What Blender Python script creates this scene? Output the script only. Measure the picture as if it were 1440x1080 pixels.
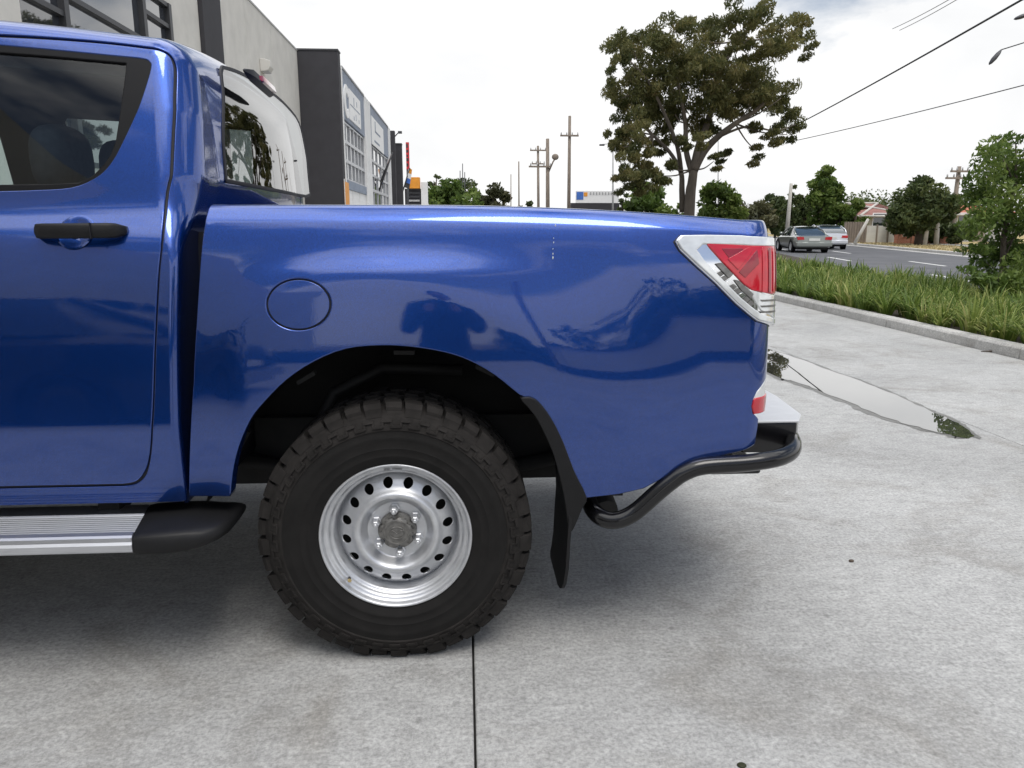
import bpy, bmesh, math, random
import numpy as np
from mathutils import Vector, Matrix
from mathutils.geometry import delaunay_2d_cdt
random.seed(7); rng = np.random.default_rng(7)
PI = math.pi
for o in list(bpy.data.objects): bpy.data.objects.remove(o)
SC = bpy.context.scene; COL = SC.collection
# ---------------------------------------------------------------- camera
FPX = 1060.0; CAMH = 1.288; PITCH = math.radians(11.880); YAW = math.radians(3.592)
cd = bpy.data.cameras.new('camera'); cam = bpy.data.objects.new('camera', cd); COL.objects.link(cam)
cd.sensor_fit = 'HORIZONTAL'; cd.sensor_width = 36; cd.lens = 36 * FPX / 1440
cd.clip_start = 0.05; cd.clip_end = 5000
cam.location = (0, 0, CAMH); cam.rotation_euler = (PI / 2 - PITCH, 0, -YAW)
SC.camera = cam
# ---------------------------------------------------------------- sky, sun, exposure
SUN_EL, SUN_AZ = math.radians(63), math.radians(160)      # azimuth from +Y towards +X
W = bpy.data.worlds.new('World'); SC.world = W; W.use_nodes = True
wn = W.node_tree.nodes; wl = W.node_tree.links; wn.clear()
def wnode(t, **k):
    n = wn.new(t)
    for a, b in k.items(): setattr(n, a, b)
    return n
w_out = wnode('ShaderNodeOutputWorld'); w_bg = wnode('ShaderNodeBackground')
w_sky = wnode('ShaderNodeTexSky', sky_type='NISHITA', sun_disc=False, sun_elevation=SUN_EL, sun_rotation=SUN_AZ)
w_sky.air_density = 1.0; w_sky.dust_density = 1.5
w_tc = wnode('ShaderNodeTexCoord'); w_map = wnode('ShaderNodeMapping')
w_map.inputs['Scale'].default_value = (1, 1, 2.6); w_map.inputs['Location'].default_value = (0.35, 0.1, 0.0)
w_n1 = wnode('ShaderNodeTexNoise'); w_n1.inputs['Scale'].default_value = 1.9; w_n1.inputs['Detail'].default_value = 9; w_n1.inputs['Roughness'].default_value = 0.58
w_n2 = wnode('ShaderNodeTexNoise'); w_n2.inputs['Scale'].default_value = 3.2; w_n2.inputs['Detail'].default_value = 6; w_n2.inputs['Distortion'].default_value = 0.4
w_r1 = wnode('ShaderNodeValToRGB'); w_r1.color_ramp.elements[0].position = 0.44; w_r1.color_ramp.elements[1].position = 0.58
w_r2 = wnode('ShaderNodeValToRGB'); w_r2.color_ramp.elements[0].position = 0.30; w_r2.color_ramp.elements[1].position = 0.62
w_r2.color_ramp.elements[0].color = (8.9, 9.0, 9.15, 1); w_r2.color_ramp.elements[1].color = (10.6, 10.6, 10.6, 1)
w_mix = wnode('ShaderNodeMix', data_type='RGBA')
wl.new(w_tc.outputs['Generated'], w_map.inputs['Vector'])
wl.new(w_map.outputs['Vector'], w_n1.inputs['Vector']); wl.new(w_map.outputs['Vector'], w_n2.inputs['Vector'])
w_sep = wnode('ShaderNodeSeparateXYZ'); wl.new(w_tc.outputs['Generated'], w_sep.inputs[0])
w_el = wnode('ShaderNodeValToRGB'); w_el.color_ramp.interpolation = 'EASE'; els = w_el.color_ramp.elements     # cloud banks stand thick towards the horizon all round, broken overhead
for p_, v_ in ((0.0, .70), (.30, .68), (.40, .43), (.62, .42), (.76, .57), (1.0, .58)):
    e_ = els[0] if p_ == 0 else (els[-1] if p_ == 1 else els.new(p_)); e_.position = p_; e_.color = (v_, v_, v_, 1)
wl.new(w_sep.outputs['Z'], w_el.inputs['Fac'])
w_add = wnode('ShaderNodeMath', operation='ADD'); wl.new(w_n1.outputs['Fac'], w_add.inputs[0])
w_sub = wnode('ShaderNodeMath', operation='SUBTRACT'); w_sub.inputs[1].default_value = 0.5; wl.new(w_el.outputs['Color'], w_sub.inputs[0]); wl.new(w_sub.outputs[0], w_add.inputs[1])
wl.new(w_add.outputs[0], w_r1.inputs['Fac']); wl.new(w_n2.outputs['Fac'], w_r2.inputs['Fac'])
wl.new(w_r1.outputs['Color'], w_mix.inputs['Factor'])
w_gain = wnode('ShaderNodeValToRGB'); w_gain.color_ramp.interpolation = 'EASE'; els = w_gain.color_ramp.elements      # clouds nearer the high sun are brighter
for p_, v_ in ((0.0, .90), (.28, .95), (.5, 1.5), (1.0, 2.3)):
    e_ = els[0] if p_ == 0 else (els[-1] if p_ == 1 else els.new(p_)); e_.position = p_; e_.color = (v_, v_, v_, 1)
wl.new(w_sep.outputs['Z'], w_gain.inputs['Fac'])
w_cl = wnode('ShaderNodeMix', data_type='RGBA', blend_type='MULTIPLY'); w_cl.inputs['Factor'].default_value = 1
wl.new(w_r2.outputs['Color'], w_cl.inputs['A']); wl.new(w_gain.outputs['Color'], w_cl.inputs['B'])
wl.new(w_sky.outputs['Color'], w_mix.inputs['A']); wl.new(w_cl.outputs['Result'], w_mix.inputs['B'])
wl.new(w_mix.outputs['Result'], w_bg.inputs['Color']); w_bg.inputs['Strength'].default_value = 0.1
wl.new(w_bg.outputs[0], w_out.inputs['Surface'])
sd = bpy.data.lights.new('sun', 'SUN'); sun = bpy.data.objects.new('sun', sd); COL.objects.link(sun)
sd.energy = 1.35; sd.angle = math.radians(26); sd.color = (1.0, 0.96, 0.9)
sdir = Vector((math.sin(SUN_AZ) * math.cos(SUN_EL), math.cos(SUN_AZ) * math.cos(SUN_EL), math.sin(SUN_EL)))
sun.rotation_euler = sdir.to_track_quat('Z', 'Y').to_euler(); sun.location = sdir * 50
SC.view_settings.view_transform = 'Standard'; SC.view_settings.look = 'None'
SC.view_settings.exposure = 0.12; SC.view_settings.gamma = 1.0
SC.render.engine = 'CYCLES'; SC.cycles.use_denoising = True
SC.cycles.max_bounces = 8; SC.cycles.transparent_max_bounces = 12
# ---------------------------------------------------------------- picture geometry helpers
FW = Vector((math.sin(YAW) * math.cos(PITCH), math.cos(YAW) * math.cos(PITCH), -math.sin(PITCH)))
RT = Vector((math.cos(YAW), -math.sin(YAW), 0)); DN = FW.cross(RT); CAMP = Vector((0, 0, CAMH))
def ray(px, py): return FW + RT * ((px - 720) / FPX) + DN * ((py - 540) / FPX)
def at(px, py, Y):
    r = ray(px, py); return CAMP + r * (Y / r.y)
def gnd(px, py, z=0.0):
    r = ray(px, py); return CAMP + r * ((z - CAMH) / r.z)
def atx(px, py, X):
    r = ray(px, py); return CAMP + r * (X / r.x)
def proj(p):
    q = Vector(p) - CAMP; c = FW.dot(q); return 720 + FPX * RT.dot(q) / c, 540 + FPX * DN.dot(q) / c
def inv(px, py, f, u=0.0, v=0.8):
    for _ in range(40):
        x, y = proj(f(u, v)); e = 1e-3
        if abs(x - px) + abs(y - py) < 0.02: break
        xu, yu = proj(f(u + e, v)); xv, yv = proj(f(u, v + e))
        a, b, c, d = (xu - x) / e, (xv - x) / e, (yu - y) / e, (yv - y) / e
        D = a * d - b * c
        if abs(D) < 1e-9: break
        du = (d * (px - x) - b * (py - y)) / D; dv = (-c * (px - x) + a * (py - y)) / D
        m = max(abs(du), abs(dv), 1e-9); k = min(1, 0.15 / m)
        u += du * k; v += dv * k
    return (u, v)
# ---------------------------------------------------------------- materials
def nodes_of(name):
    m = bpy.data.materials.new(name); m.use_nodes = True; nt = m.node_tree
    return m, nt, nt.nodes['Principled BSDF']
def N(nt, t, **k):
    n = nt.nodes.new(t)
    for a, b in k.items(): setattr(n, a, b)
    return n
def pbr(name, col, rough=0.6, metal=0.0, spec=0.5, coat=0.0, var=None, bump=None, rvar=None, stretch=(1, 1, 1)):
    """var=(scale, amount) multiplies the colour by noise; bump=(scale, strength, distance)"""
    m, nt, b = nodes_of(name)
    b.inputs['Base Color'].default_value = (*col, 1); b.inputs['Roughness'].default_value = rough
    b.inputs['Metallic'].default_value = metal; b.inputs['Specular IOR Level'].default_value = spec
    b.inputs['Coat Weight'].default_value = coat; b.inputs['Coat Roughness'].default_value = 0.02
    tc = N(nt, 'ShaderNodeTexCoord'); mp = N(nt, 'ShaderNodeMapping'); mp.inputs['Scale'].default_value = stretch
    nt.links.new(tc.outputs['Object'], mp.inputs['Vector'])
    if var:
        n = N(nt, 'ShaderNodeTexNoise'); n.inputs['Scale'].default_value = var[0]; n.inputs['Detail'].default_value = 7; n.inputs['Roughness'].default_value = 0.62
        nt.links.new(mp.outputs[0], n.inputs['Vector'])
        r = N(nt, 'ShaderNodeMapRange'); r.inputs['From Min'].default_value = 0.28; r.inputs['From Max'].default_value = 0.72
        r.inputs['To Min'].default_value = 1 - var[1]; r.inputs['To Max'].default_value = 1 + var[1]
        nt.links.new(n.outputs['Fac'], r.inputs['Value'])
        mx = N(nt, 'ShaderNodeMix', data_type='RGBA', blend_type='MULTIPLY'); mx.inputs['Factor'].default_value = 1
        mx.inputs['A'].default_value = (*col, 1); nt.links.new(r.outputs[0], mx.inputs['B'])
        nt.links.new(mx.outputs['Result'], b.inputs['Base Color'])
        if rvar:
            r2 = N(nt, 'ShaderNodeMapRange'); r2.inputs['To Min'].default_value = rough - rvar; r2.inputs['To Max'].default_value = rough + rvar
            nt.links.new(n.outputs['Fac'], r2.inputs['Value']); nt.links.new(r2.outputs[0], b.inputs['Roughness'])
    if bump:
        n = N(nt, 'ShaderNodeTexNoise'); n.inputs['Scale'].default_value = bump[0]; n.inputs['Detail'].default_value = 5
        nt.links.new(mp.outputs[0], n.inputs['Vector'])
        bp = N(nt, 'ShaderNodeBump'); bp.inputs['Strength'].default_value = bump[1]; bp.inputs['Distance'].default_value = bump[2]
        nt.links.new(n.outputs['Fac'], bp.inputs['Height']); nt.links.new(bp.outputs[0], b.inputs['Normal'])
    return m
def leafmat(name, ramp, trans=0.3, rough=0.55):
    m, nt, b = nodes_of(name)
    a = N(nt, 'ShaderNodeAttribute', attribute_name='tone'); r = N(nt, 'ShaderNodeValToRGB')
    els = r.color_ramp.elements
    while len(els) < len(ramp): els.new(0.5)
    for e, (p, c) in zip(els, ramp): e.position = p; e.color = (*c, 1)
    nt.links.new(a.outputs['Fac'], r.inputs['Fac']); nt.links.new(r.outputs['Color'], b.inputs['Base Color'])
    b.inputs['Roughness'].default_value = rough; b.inputs['Specular IOR Level'].default_value = 0.35
    t = N(nt, 'ShaderNodeBsdfTranslucent'); nt.links.new(r.outputs['Color'], t.inputs['Color'])
    mx = N(nt, 'ShaderNodeMixShader'); mx.inputs[0].default_value = trans
    nt.links.new(b.outputs[0], mx.inputs[1]); nt.links.new(t.outputs[0], mx.inputs[2])
    nt.links.new(mx.outputs[0], nt.nodes['Material Output'].inputs['Surface'])
    return m
def glassmat(name, tint, ior=1.5, boost=0.0):
    m, nt, b = nodes_of(name); nt.nodes.remove(b)
    t = N(nt, 'ShaderNodeBsdfTransparent'); t.inputs['Color'].default_value = (*tint, 1)
    g = N(nt, 'ShaderNodeBsdfGlossy'); g.inputs['Roughness'].default_value = 0.0; g.inputs['Color'].default_value = (1, 1, 1, 1)
    f = N(nt, 'ShaderNodeFresnel'); f.inputs['IOR'].default_value = ior
    ad = N(nt, 'ShaderNodeMath', operation='ADD', use_clamp=True); ad.inputs[1].default_value = boost
    nt.links.new(f.outputs[0], ad.inputs[0])
    mx = N(nt, 'ShaderNodeMixShader'); nt.links.new(ad.outputs[0], mx.inputs[0])
    nt.links.new(t.outputs[0], mx.inputs[1]); nt.links.new(g.outputs[0], mx.inputs[2])
    nt.links.new(mx.outputs[0], nt.nodes['Material Output'].inputs['Surface'])
    return m
def paintmat():
    m, nt, b = nodes_of('blue_metallic_paint')
    b.inputs['Metallic'].default_value = 0.80; b.inputs['Roughness'].default_value = 0.26
    b.inputs['Coat Weight'].default_value = 1.0; b.inputs['Coat Roughness'].default_value = 0.012; b.inputs['Coat IOR'].default_value = 1.7
    tc = N(nt, 'ShaderNodeTexCoord'); v = N(nt, 'ShaderNodeTexVoronoi'); v.inputs['Scale'].default_value = 900
    nt.links.new(tc.outputs['Object'], v.inputs['Vector'])
    sp = N(nt, 'ShaderNodeSeparateColor'); nt.links.new(v.outputs['Color'], sp.inputs[0])
    r = N(nt, 'ShaderNodeValToRGB'); r.color_ramp.elements[0].color = (0.0022, 0.028, 0.18, 1); r.color_ramp.elements[1].color = (0.006, 0.068, 0.36, 1)
    nt.links.new(sp.outputs[0], r.inputs['Fac']); nt.links.new(r.outputs['Color'], b.inputs['Base Color'])
    n = N(nt, 'ShaderNodeTexNoise'); n.inputs['Scale'].default_value = 260; n.inputs['Detail'].default_value = 1
    nt.links.new(tc.outputs['Object'], n.inputs['Vector'])
    bp = N(nt, 'ShaderNodeBump'); bp.inputs['Strength'].default_value = 0.012; bp.inputs['Distance'].default_value = 0.002
    nt.links.new(n.outputs['Fac'], bp.inputs['Height']); nt.links.new(bp.outputs[0], b.inputs['Coat Normal'])
    return m
def concretemat(name, base, seed=0.0):
    m, nt, b = nodes_of(name)
    tc = N(nt, 'ShaderNodeTexCoord'); geo = N(nt, 'ShaderNodeNewGeometry')
    def noise(scale, detail, rough, stretch=(1, 1, 1), dist=0.0):
        mp = N(nt, 'ShaderNodeMapping'); mp.inputs['Scale'].default_value = stretch; mp.inputs['Location'].default_value = (seed, seed * 1.7, 0)
        nt.links.new(geo.outputs['Position'], mp.inputs['Vector'])
        n = N(nt, 'ShaderNodeTexNoise'); n.inputs['Scale'].default_value = scale; n.inputs['Detail'].default_value = detail
        n.inputs['Roughness'].default_value = rough; n.inputs['Distortion'].default_value = dist
        nt.links.new(mp.outputs[0], n.inputs['Vector']); return n
    def ramp(n, p0, p1, c0, c1):
        r = N(nt, 'ShaderNodeMapRange'); r.inputs['From Min'].default_value = p0; r.inputs['From Max'].default_value = p1
        r.inputs['To Min'].default_value = c0; r.inputs['To Max'].default_value = c1
        nt.links.new(n.outputs['Fac'], r.inputs['Value']); return r.outputs[0]
    def mul(a, bb):
        x = N(nt, 'ShaderNodeMath', operation='MULTIPLY'); nt.links.new(a, x.inputs[0]); nt.links.new(bb, x.inputs[1]); return x.outputs[0]
    big = noise(0.9, 5, 0.6, dist=0.6); streak = noise(13, 9, 0.75, (0.8, 1.3, 1), 0.3); fine = noise(75, 8, 0.8); brush = noise(34, 4, 0.65, (0.8, 2.0, 1)); spot = noise(17, 3, 0.5)
    v = mul(ramp(big, 0.3, 0.7, 0.82, 1.08), ramp(streak, 0.32, 0.68, 0.80, 1.12))
    v = mul(v, ramp(fine, 0.34, 0.66, 0.56, 1.32)); v = mul(v, ramp(brush, 0.3, 0.7, 0.92, 1.07)); v = mul(v, ramp(spot, 0.66, 0.76, 1.0, 0.70))
    mx = N(nt, 'ShaderNodeMix', data_type='RGBA', blend_type='MULTIPLY'); mx.inputs['Factor'].default_value = 1
    mx.inputs['A'].default_value = (*base, 1); nt.links.new(v, mx.inputs['B'])
    st = noise(1.7, 6, 0.65, dist=1.0); sm = ramp(st, 0.50, 0.72, 0.0, 0.85)
    m2 = N(nt, 'ShaderNodeMix', data_type='RGBA', blend_type='MULTIPLY'); nt.links.new(sm, m2.inputs['Factor'])
    nt.links.new(mx.outputs['Result'], m2.inputs['A']); m2.inputs['B'].default_value = (0.70, 0.675, 0.64, 1)
    nt.links.new(m2.outputs['Result'], b.inputs['Base Color'])
    b.inputs['Roughness'].default_value = 0.72; b.inputs['Specular IOR Level'].default_value = 0.35
    bp = N(nt, 'ShaderNodeBump'); bp.inputs['Strength'].default_value = 0.35; bp.inputs['Distance'].default_value = 0.004
    ad = N(nt, 'ShaderNodeMath', operation='ADD'); nt.links.new(fine.outputs['Fac'], ad.inputs[0]); nt.links.new(brush.outputs['Fac'], ad.inputs[1])
    nt.links.new(ad.outputs[0], bp.inputs['Height']); nt.links.new(bp.outputs[0], b.inputs['Normal'])
    return m
M = {}
M['paint'] = paintmat()
M['black_plastic'] = pbr('black_plastic', (0.010, 0.010, 0.011), 0.5, spec=0.28, var=(40, 0.15), bump=(500, 0.1, 0.001))
M['trim'] = pbr('window_trim', (0.006, 0.006, 0.007), 0.4, spec=0.22, var=(30, 0.1))
M['gloss_black'] = pbr('gloss_black_tube', (0.006, 0.006, 0.007), 0.2, spec=0.4, coat=0.25, var=(20, 0.1))
M['rubber'] = pbr('tyre_rubber', (0.0095, 0.0088, 0.0084), 0.82, spec=0.3, var=(14, 0.35), bump=(220, 0.25, 0.001))
M['tread'] = pbr('tyre_tread', (0.020, 0.018, 0.0168), 0.85, spec=0.25, var=(22, 0.4), bump=(160, 0.35, 0.001))
M['steel'] = pbr('silver_steel_wheel', (0.60, 0.61, 0.63), 0.36, metal=0.7, var=(30, 0.10), bump=(300, 0.06, 0.001))
M['hubgrey'] = pbr('hub_cast_grey', (0.20, 0.195, 0.185), 0.5, metal=0.6, var=(60, 0.35), bump=(150, 0.3, 0.001))
M['chrome'] = pbr('chrome', (0.86, 0.87, 0.88), 0.10, metal=1.0, var=(10, 0.04))
M['alu'] = pbr('brushed_aluminium', (0.62, 0.63, 0.66), 0.38, metal=0.9, var=(60, 0.12), stretch=(0.2, 6, 6))
M['dark'] = pbr('underbody_dark', (0.012, 0.012, 0.012), 0.8, var=(9, 0.4))
M['liner'] = pbr('arch_liner', (0.006, 0.006, 0.0065), 0.75, var=(12, 0.4), bump=(60, 0.3, 0.002))
M['interior'] = pbr('cab_interior', (0.040, 0.044, 0.050), 0.85, var=(6, 0.15))
M['seatcloth'] = pbr('seat_cloth', (0.03, 0.035, 0.045), 0.9, var=(60, 0.25))
M['glass'] = glassmat('cab_glass', (0.80, 0.89, 0.88))
M['rearglass'] = glassmat('rear_glass', (0.30, 0.35, 0.36), 1.6, 0.12)
def lensmat(name, col, rough=0.05, emit=0):
    m, nt, b = nodes_of(name)
    b.inputs['Base Color'].default_value = (*col, 1); b.inputs['Roughness'].default_value = rough
    b.inputs['Coat Weight'].default_value = 1.0; b.inputs['Coat Roughness'].default_value = 0.02
    tc = N(nt, 'ShaderNodeTexCoord'); mp = N(nt, 'ShaderNodeMapping'); mp.inputs['Scale'].default_value = (1, 1, 1)
    w = N(nt, 'ShaderNodeTexWave', wave_type='BANDS', bands_direction='X'); w.inputs['Scale'].default_value = 60; w.inputs['Distortion'].default_value = 0.3
    nt.links.new(tc.outputs['Object'], mp.inputs[0]); nt.links.new(mp.outputs[0], w.inputs['Vector'])
    bp = N(nt, 'ShaderNodeBump'); bp.inputs['Strength'].default_value = 0.25; bp.inputs['Distance'].default_value = 0.003
    nt.links.new(w.outputs['Fac'], bp.inputs['Height']); nt.links.new(bp.outputs[0], b.inputs['Normal'])
    mx = N(nt, 'ShaderNodeMix', data_type='RGBA', blend_type='MULTIPLY'); mx.inputs['Factor'].default_value = 0.45
    mx.inputs['A'].default_value = (*col, 1); nt.links.new(w.outputs['Color'], mx.inputs['B']); nt.links.new(mx.outputs['Result'], b.inputs['Base Color'])
    return m
M['redlens'] = pbr('red_lens', (0.50, 0.007, 0.022), 0.12, coat=1.0, var=(18, 0.18))
M['darkred'] = pbr('dark_red_lens', (0.24, 0.006, 0.016), 0.12, coat=1.0, var=(18, 0.25))
M['clearlens'] = pbr('clear_lens', (0.72, 0.74, 0.74), 0.10, metal=0.25, coat=1.0, var=(25, 0.12))
M['matt_black'] = pbr('matt_black', (0.008, 0.008, 0.012), 0.6, var=(9, 0.1))  # even black for seals and trim, also for pieces that paint gap shade
# ---------------------------------------------------------------- mesh builder
class MB:
    def __init__(s): s.v = []; s.f = []; s.mi = []; s.sm = []
    def quadstrip(s, rings, closed=True, cap=False, mi=0, smooth=True):
        base = len(s.v); n = len(rings[0])
        for r in rings: s.v.extend([tuple(p) for p in r])
        for i in range(len(rings) - 1):
            for j in range(n if closed else n - 1):
                a = base + i * n + j; b = base + i * n + (j + 1) % n
                s.f.append((a, b, b + n, a + n)); s.mi.append(mi); s.sm.append(smooth)
        if cap:
            s.f.append(tuple(base + j for j in reversed(range(n)))); s.mi.append(mi); s.sm.append(False)
            e = base + (len(rings) - 1) * n
            s.f.append(tuple(e + j for j in range(n))); s.mi.append(mi); s.sm.append(False)
    def face(s, pts, mi=0, smooth=False):
        b = len(s.v); s.v.extend([tuple(p) for p in pts]); s.f.append(tuple(range(b, b + len(pts)))); s.mi.append(mi); s.sm.append(smooth)
    def box(s, lo, hi, mi=0, mat=None):
        x0, y0, z0 = lo; x1, y1, z1 = hi
        P = [(x0, y0, z0), (x1, y0, z0), (x1, y1, z0), (x0, y1, z0), (x0, y0, z1), (x1, y0, z1), (x1, y1, z1), (x0, y1, z1)]
        if mat is not None: P = [tuple(mat @ Vector(p)) for p in P]
        b = len(s.v); s.v.extend(P)
        for q in ((0, 3, 2, 1), (4, 5, 6, 7), (0, 1, 5, 4), (1, 2, 6, 5), (2, 3, 7, 6), (3, 0, 4, 7)):
            s.f.append(tuple(b + k for k in q)); s.mi.append(mi); s.sm.append(False)
    def tube(s, pts, rad, n=8, mi=0, cap=True, smooth=True):
        pts = [Vector(p) for p in pts]
        if not hasattr(rad, '__len__'): rad = [rad] * len(pts)
        rings = []; up = None
        for i, p in enumerate(pts):
            d = (pts[min(i + 1, len(pts) - 1)] - pts[max(i - 1, 0)])
            if d.length < 1e-9: d = Vector((0, 0, 1))
            d.normalize()
            if up is None:
                up = Vector((0, 0, 1)) if abs(d.z) < 0.9 else Vector((1, 0, 0))
            a = d.cross(up)
            if a.length < 1e-6: a = d.orthogonal()
            a.normalize(); b = a.cross(d); b.normalize(); up = b
            rings.append([p + (a * math.cos(2 * PI * k / n) + b * math.sin(2 * PI * k / n)) * rad[i] for k in range(n)])
        s.quadstrip(rings, True, cap, mi, smooth)
    def lathe(s, prof, P, n=64, mi=0, smooth=True):
        """prof [(r,d)], P(r,a,d)->point; closed around"""
        s.quadstrip([[P(r, 2 * PI * k / n, d) for k in range(n)] for r, d in prof], True, False, mi, smooth)
    def prism(s, poly, y0, y1, mi=0, ax='y'):
        """poly of (a,b); extruded along an axis"""
        def mk(a, b, t): return (a, t, b) if ax == 'y' else ((t, a, b) if ax == 'x' else (a, b, t))
        n = len(poly); b = len(s.v)
        s.v.extend([mk(p[0], p[1], y0) for p in poly]); s.v.extend([mk(p[0], p[1], y1) for p in poly])
        s.f.append(tuple(b + j for j in range(n))); s.f.append(tuple(b + n + j for j in reversed(range(n))))
        s.mi += [mi, mi]; s.sm += [False, False]
        for j in range(n):
            k = (j + 1) % n; s.f.append((b + j, b + n + j, b + n + k, b + k)); s.mi.append(mi); s.sm.append(False)
    def ellipsoid(s, c, r, n=16, m=10, mi=0, mat=None, pw=1.0):
        def sg(v, e): return math.copysign(abs(v) ** e, v)
        rings = []
        for i in range(m + 1):
            t = -PI / 2 + PI * i / m; ct, st = sg(math.cos(t), pw), sg(math.sin(t), pw)
            ring = []
            for k in range(n):
                a = 2 * PI * k / n
                p = Vector((r[0] * ct * sg(math.cos(a), pw), r[1] * ct * sg(math.sin(a), pw), r[2] * st))
                ring.append((mat @ p if mat is not None else p) + Vector(c))
            rings.append(ring)
        s.quadstrip(rings, True, False, mi, True)
    def build(s, name, mats, parent=None, recalc=True, autosmooth=None, bevel=None):
        if not isinstance(mats, (list, tuple)): mats = [mats]
        me = bpy.data.meshes.new(name); me.from_pydata(s.v, [], s.f)
        for m in mats: me.materials.append(m)
        me.polygons.foreach_set('material_index', s.mi); me.polygons.foreach_set('use_smooth', s.sm)
        if recalc:
            bm = bmesh.new(); bm.from_mesh(me); bmesh.ops.remove_doubles(bm, verts=bm.verts, dist=1e-5)
            bmesh.ops.recalc_face_normals(bm, faces=bm.faces); bm.to_mesh(me); bm.free()
        if autosmooth: me.set_sharp_from_angle(angle=math.radians(autosmooth))
        o = bpy.data.objects.new(name, me); COL.objects.link(o)
        if bevel:
            b = o.modifiers.new('bevel', 'BEVEL'); b.width = bevel; b.segments = 2; b.limit_method = 'ANGLE'
        if parent: o.parent = parent; o.matrix_parent_inverse = parent.matrix_world.inverted() if False else Matrix()
        return o
def tag(o, label=None, cat=None, group=None, kind=None):
    if label: o['label'] = label
    if cat: o['category'] = cat
    if group: o['group'] = group
    if kind: o['kind'] = kind
    return o
def thing(name, label, cat, loc=(0, 0, 0), rz=0, group=None):
    o = bpy.data.objects.new(name, None); COL.objects.link(o); o.location = loc; o.rotation_euler = (0, 0, rz); o.empty_display_size = 0.2
    return tag(o, label, cat, group)
def clone(o, parent=None):
    c = o.copy(); COL.objects.link(c); c.parent = parent
    for ch in list(o.children): clone(ch, c)
    return c
# ---------------------------------------------------------------- panels cut from a curved surface
def resample(loop, d):
    out = []; n = len(loop)
    for i in range(n):
        a = loop[i]; b = loop[(i + 1) % n]; L = math.hypot(b[0] - a[0], b[1] - a[1]); k = max(1, int(math.ceil(L / d)))
        for j in range(k): out.append((a[0] + (b[0] - a[0]) * j / k, a[1] + (b[1] - a[1]) * j / k))
    return out
def fillet(loop, rads, n=6):
    """round the corners of a polygon; rads: radius per corner"""
    out = []; m = len(loop)
    if not hasattr(rads, '__len__'): rads = [rads] * m
    for i in range(m):
        p = Vector(loop[i]); a = Vector(loop[i - 1]) - p; b = Vector(loop[(i + 1) % m]) - p; r = rads[i]
        if r <= 0 or a.length < 1e-6 or b.length < 1e-6: out.append(tuple(p)); continue
        k = min(r, a.length * 0.45, b.length * 0.45); pa = p + a.normalized() * k; pb = p + b.normalized() * k
        for j in range(n + 1):
            t = j / n; out.append(tuple(pa * (1 - t) ** 2 + p * 2 * t * (1 - t) + pb * t * t))
    return out
def smoothloop(pts, sub=5, closed=False):
    out = []; n = len(pts)
    for i in range(n if closed else n - 1):
        p0 = Vector(pts[i - 1] if (i > 0 or closed) else pts[0]); p1 = Vector(pts[i]); p2 = Vector(pts[(i + 1) % n]); p3 = Vector(pts[(i + 2) % n] if (closed or i + 2 < n) else pts[-1])
        for j in range(sub):
            t = j / sub; out.append(tuple(0.5 * ((2 * p1) + (p2 - p0) * t + (2 * p0 - 5 * p1 + 4 * p2 - p3) * t * t + (3 * p1 - p0 - 3 * p2 + p3) * t ** 3)))
    if not closed: out.append(tuple(pts[-1]))
    return out
def pip(P, loop):
    x, y = P[:, 0], P[:, 1]; ins = np.zeros(len(P), bool); n = len(loop)
    for i in range(n):
        x0, y0 = loop[i]; x1, y1 = loop[(i + 1) % n]
        if y0 == y1: continue
        c = ((y0 > y) != (y1 > y)) & (x < (x1 - x0) * (y - y0) / (y1 - y0) + x0); ins ^= c
    return ins
def dist_loop(P, loop):
    d = np.full(len(P), 1e9); n = len(loop)
    for i in range(n):
        a = np.array(loop[i]); b = np.array(loop[(i + 1) % n]); ab = b - a; L = ab @ ab + 1e-12
        t = np.clip(((P - a) @ ab) / L, 0, 1); q = a + t[:, None] * ab; d = np.minimum(d, np.hypot(*(P - q).T))
    return d
YC = 2.96
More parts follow.
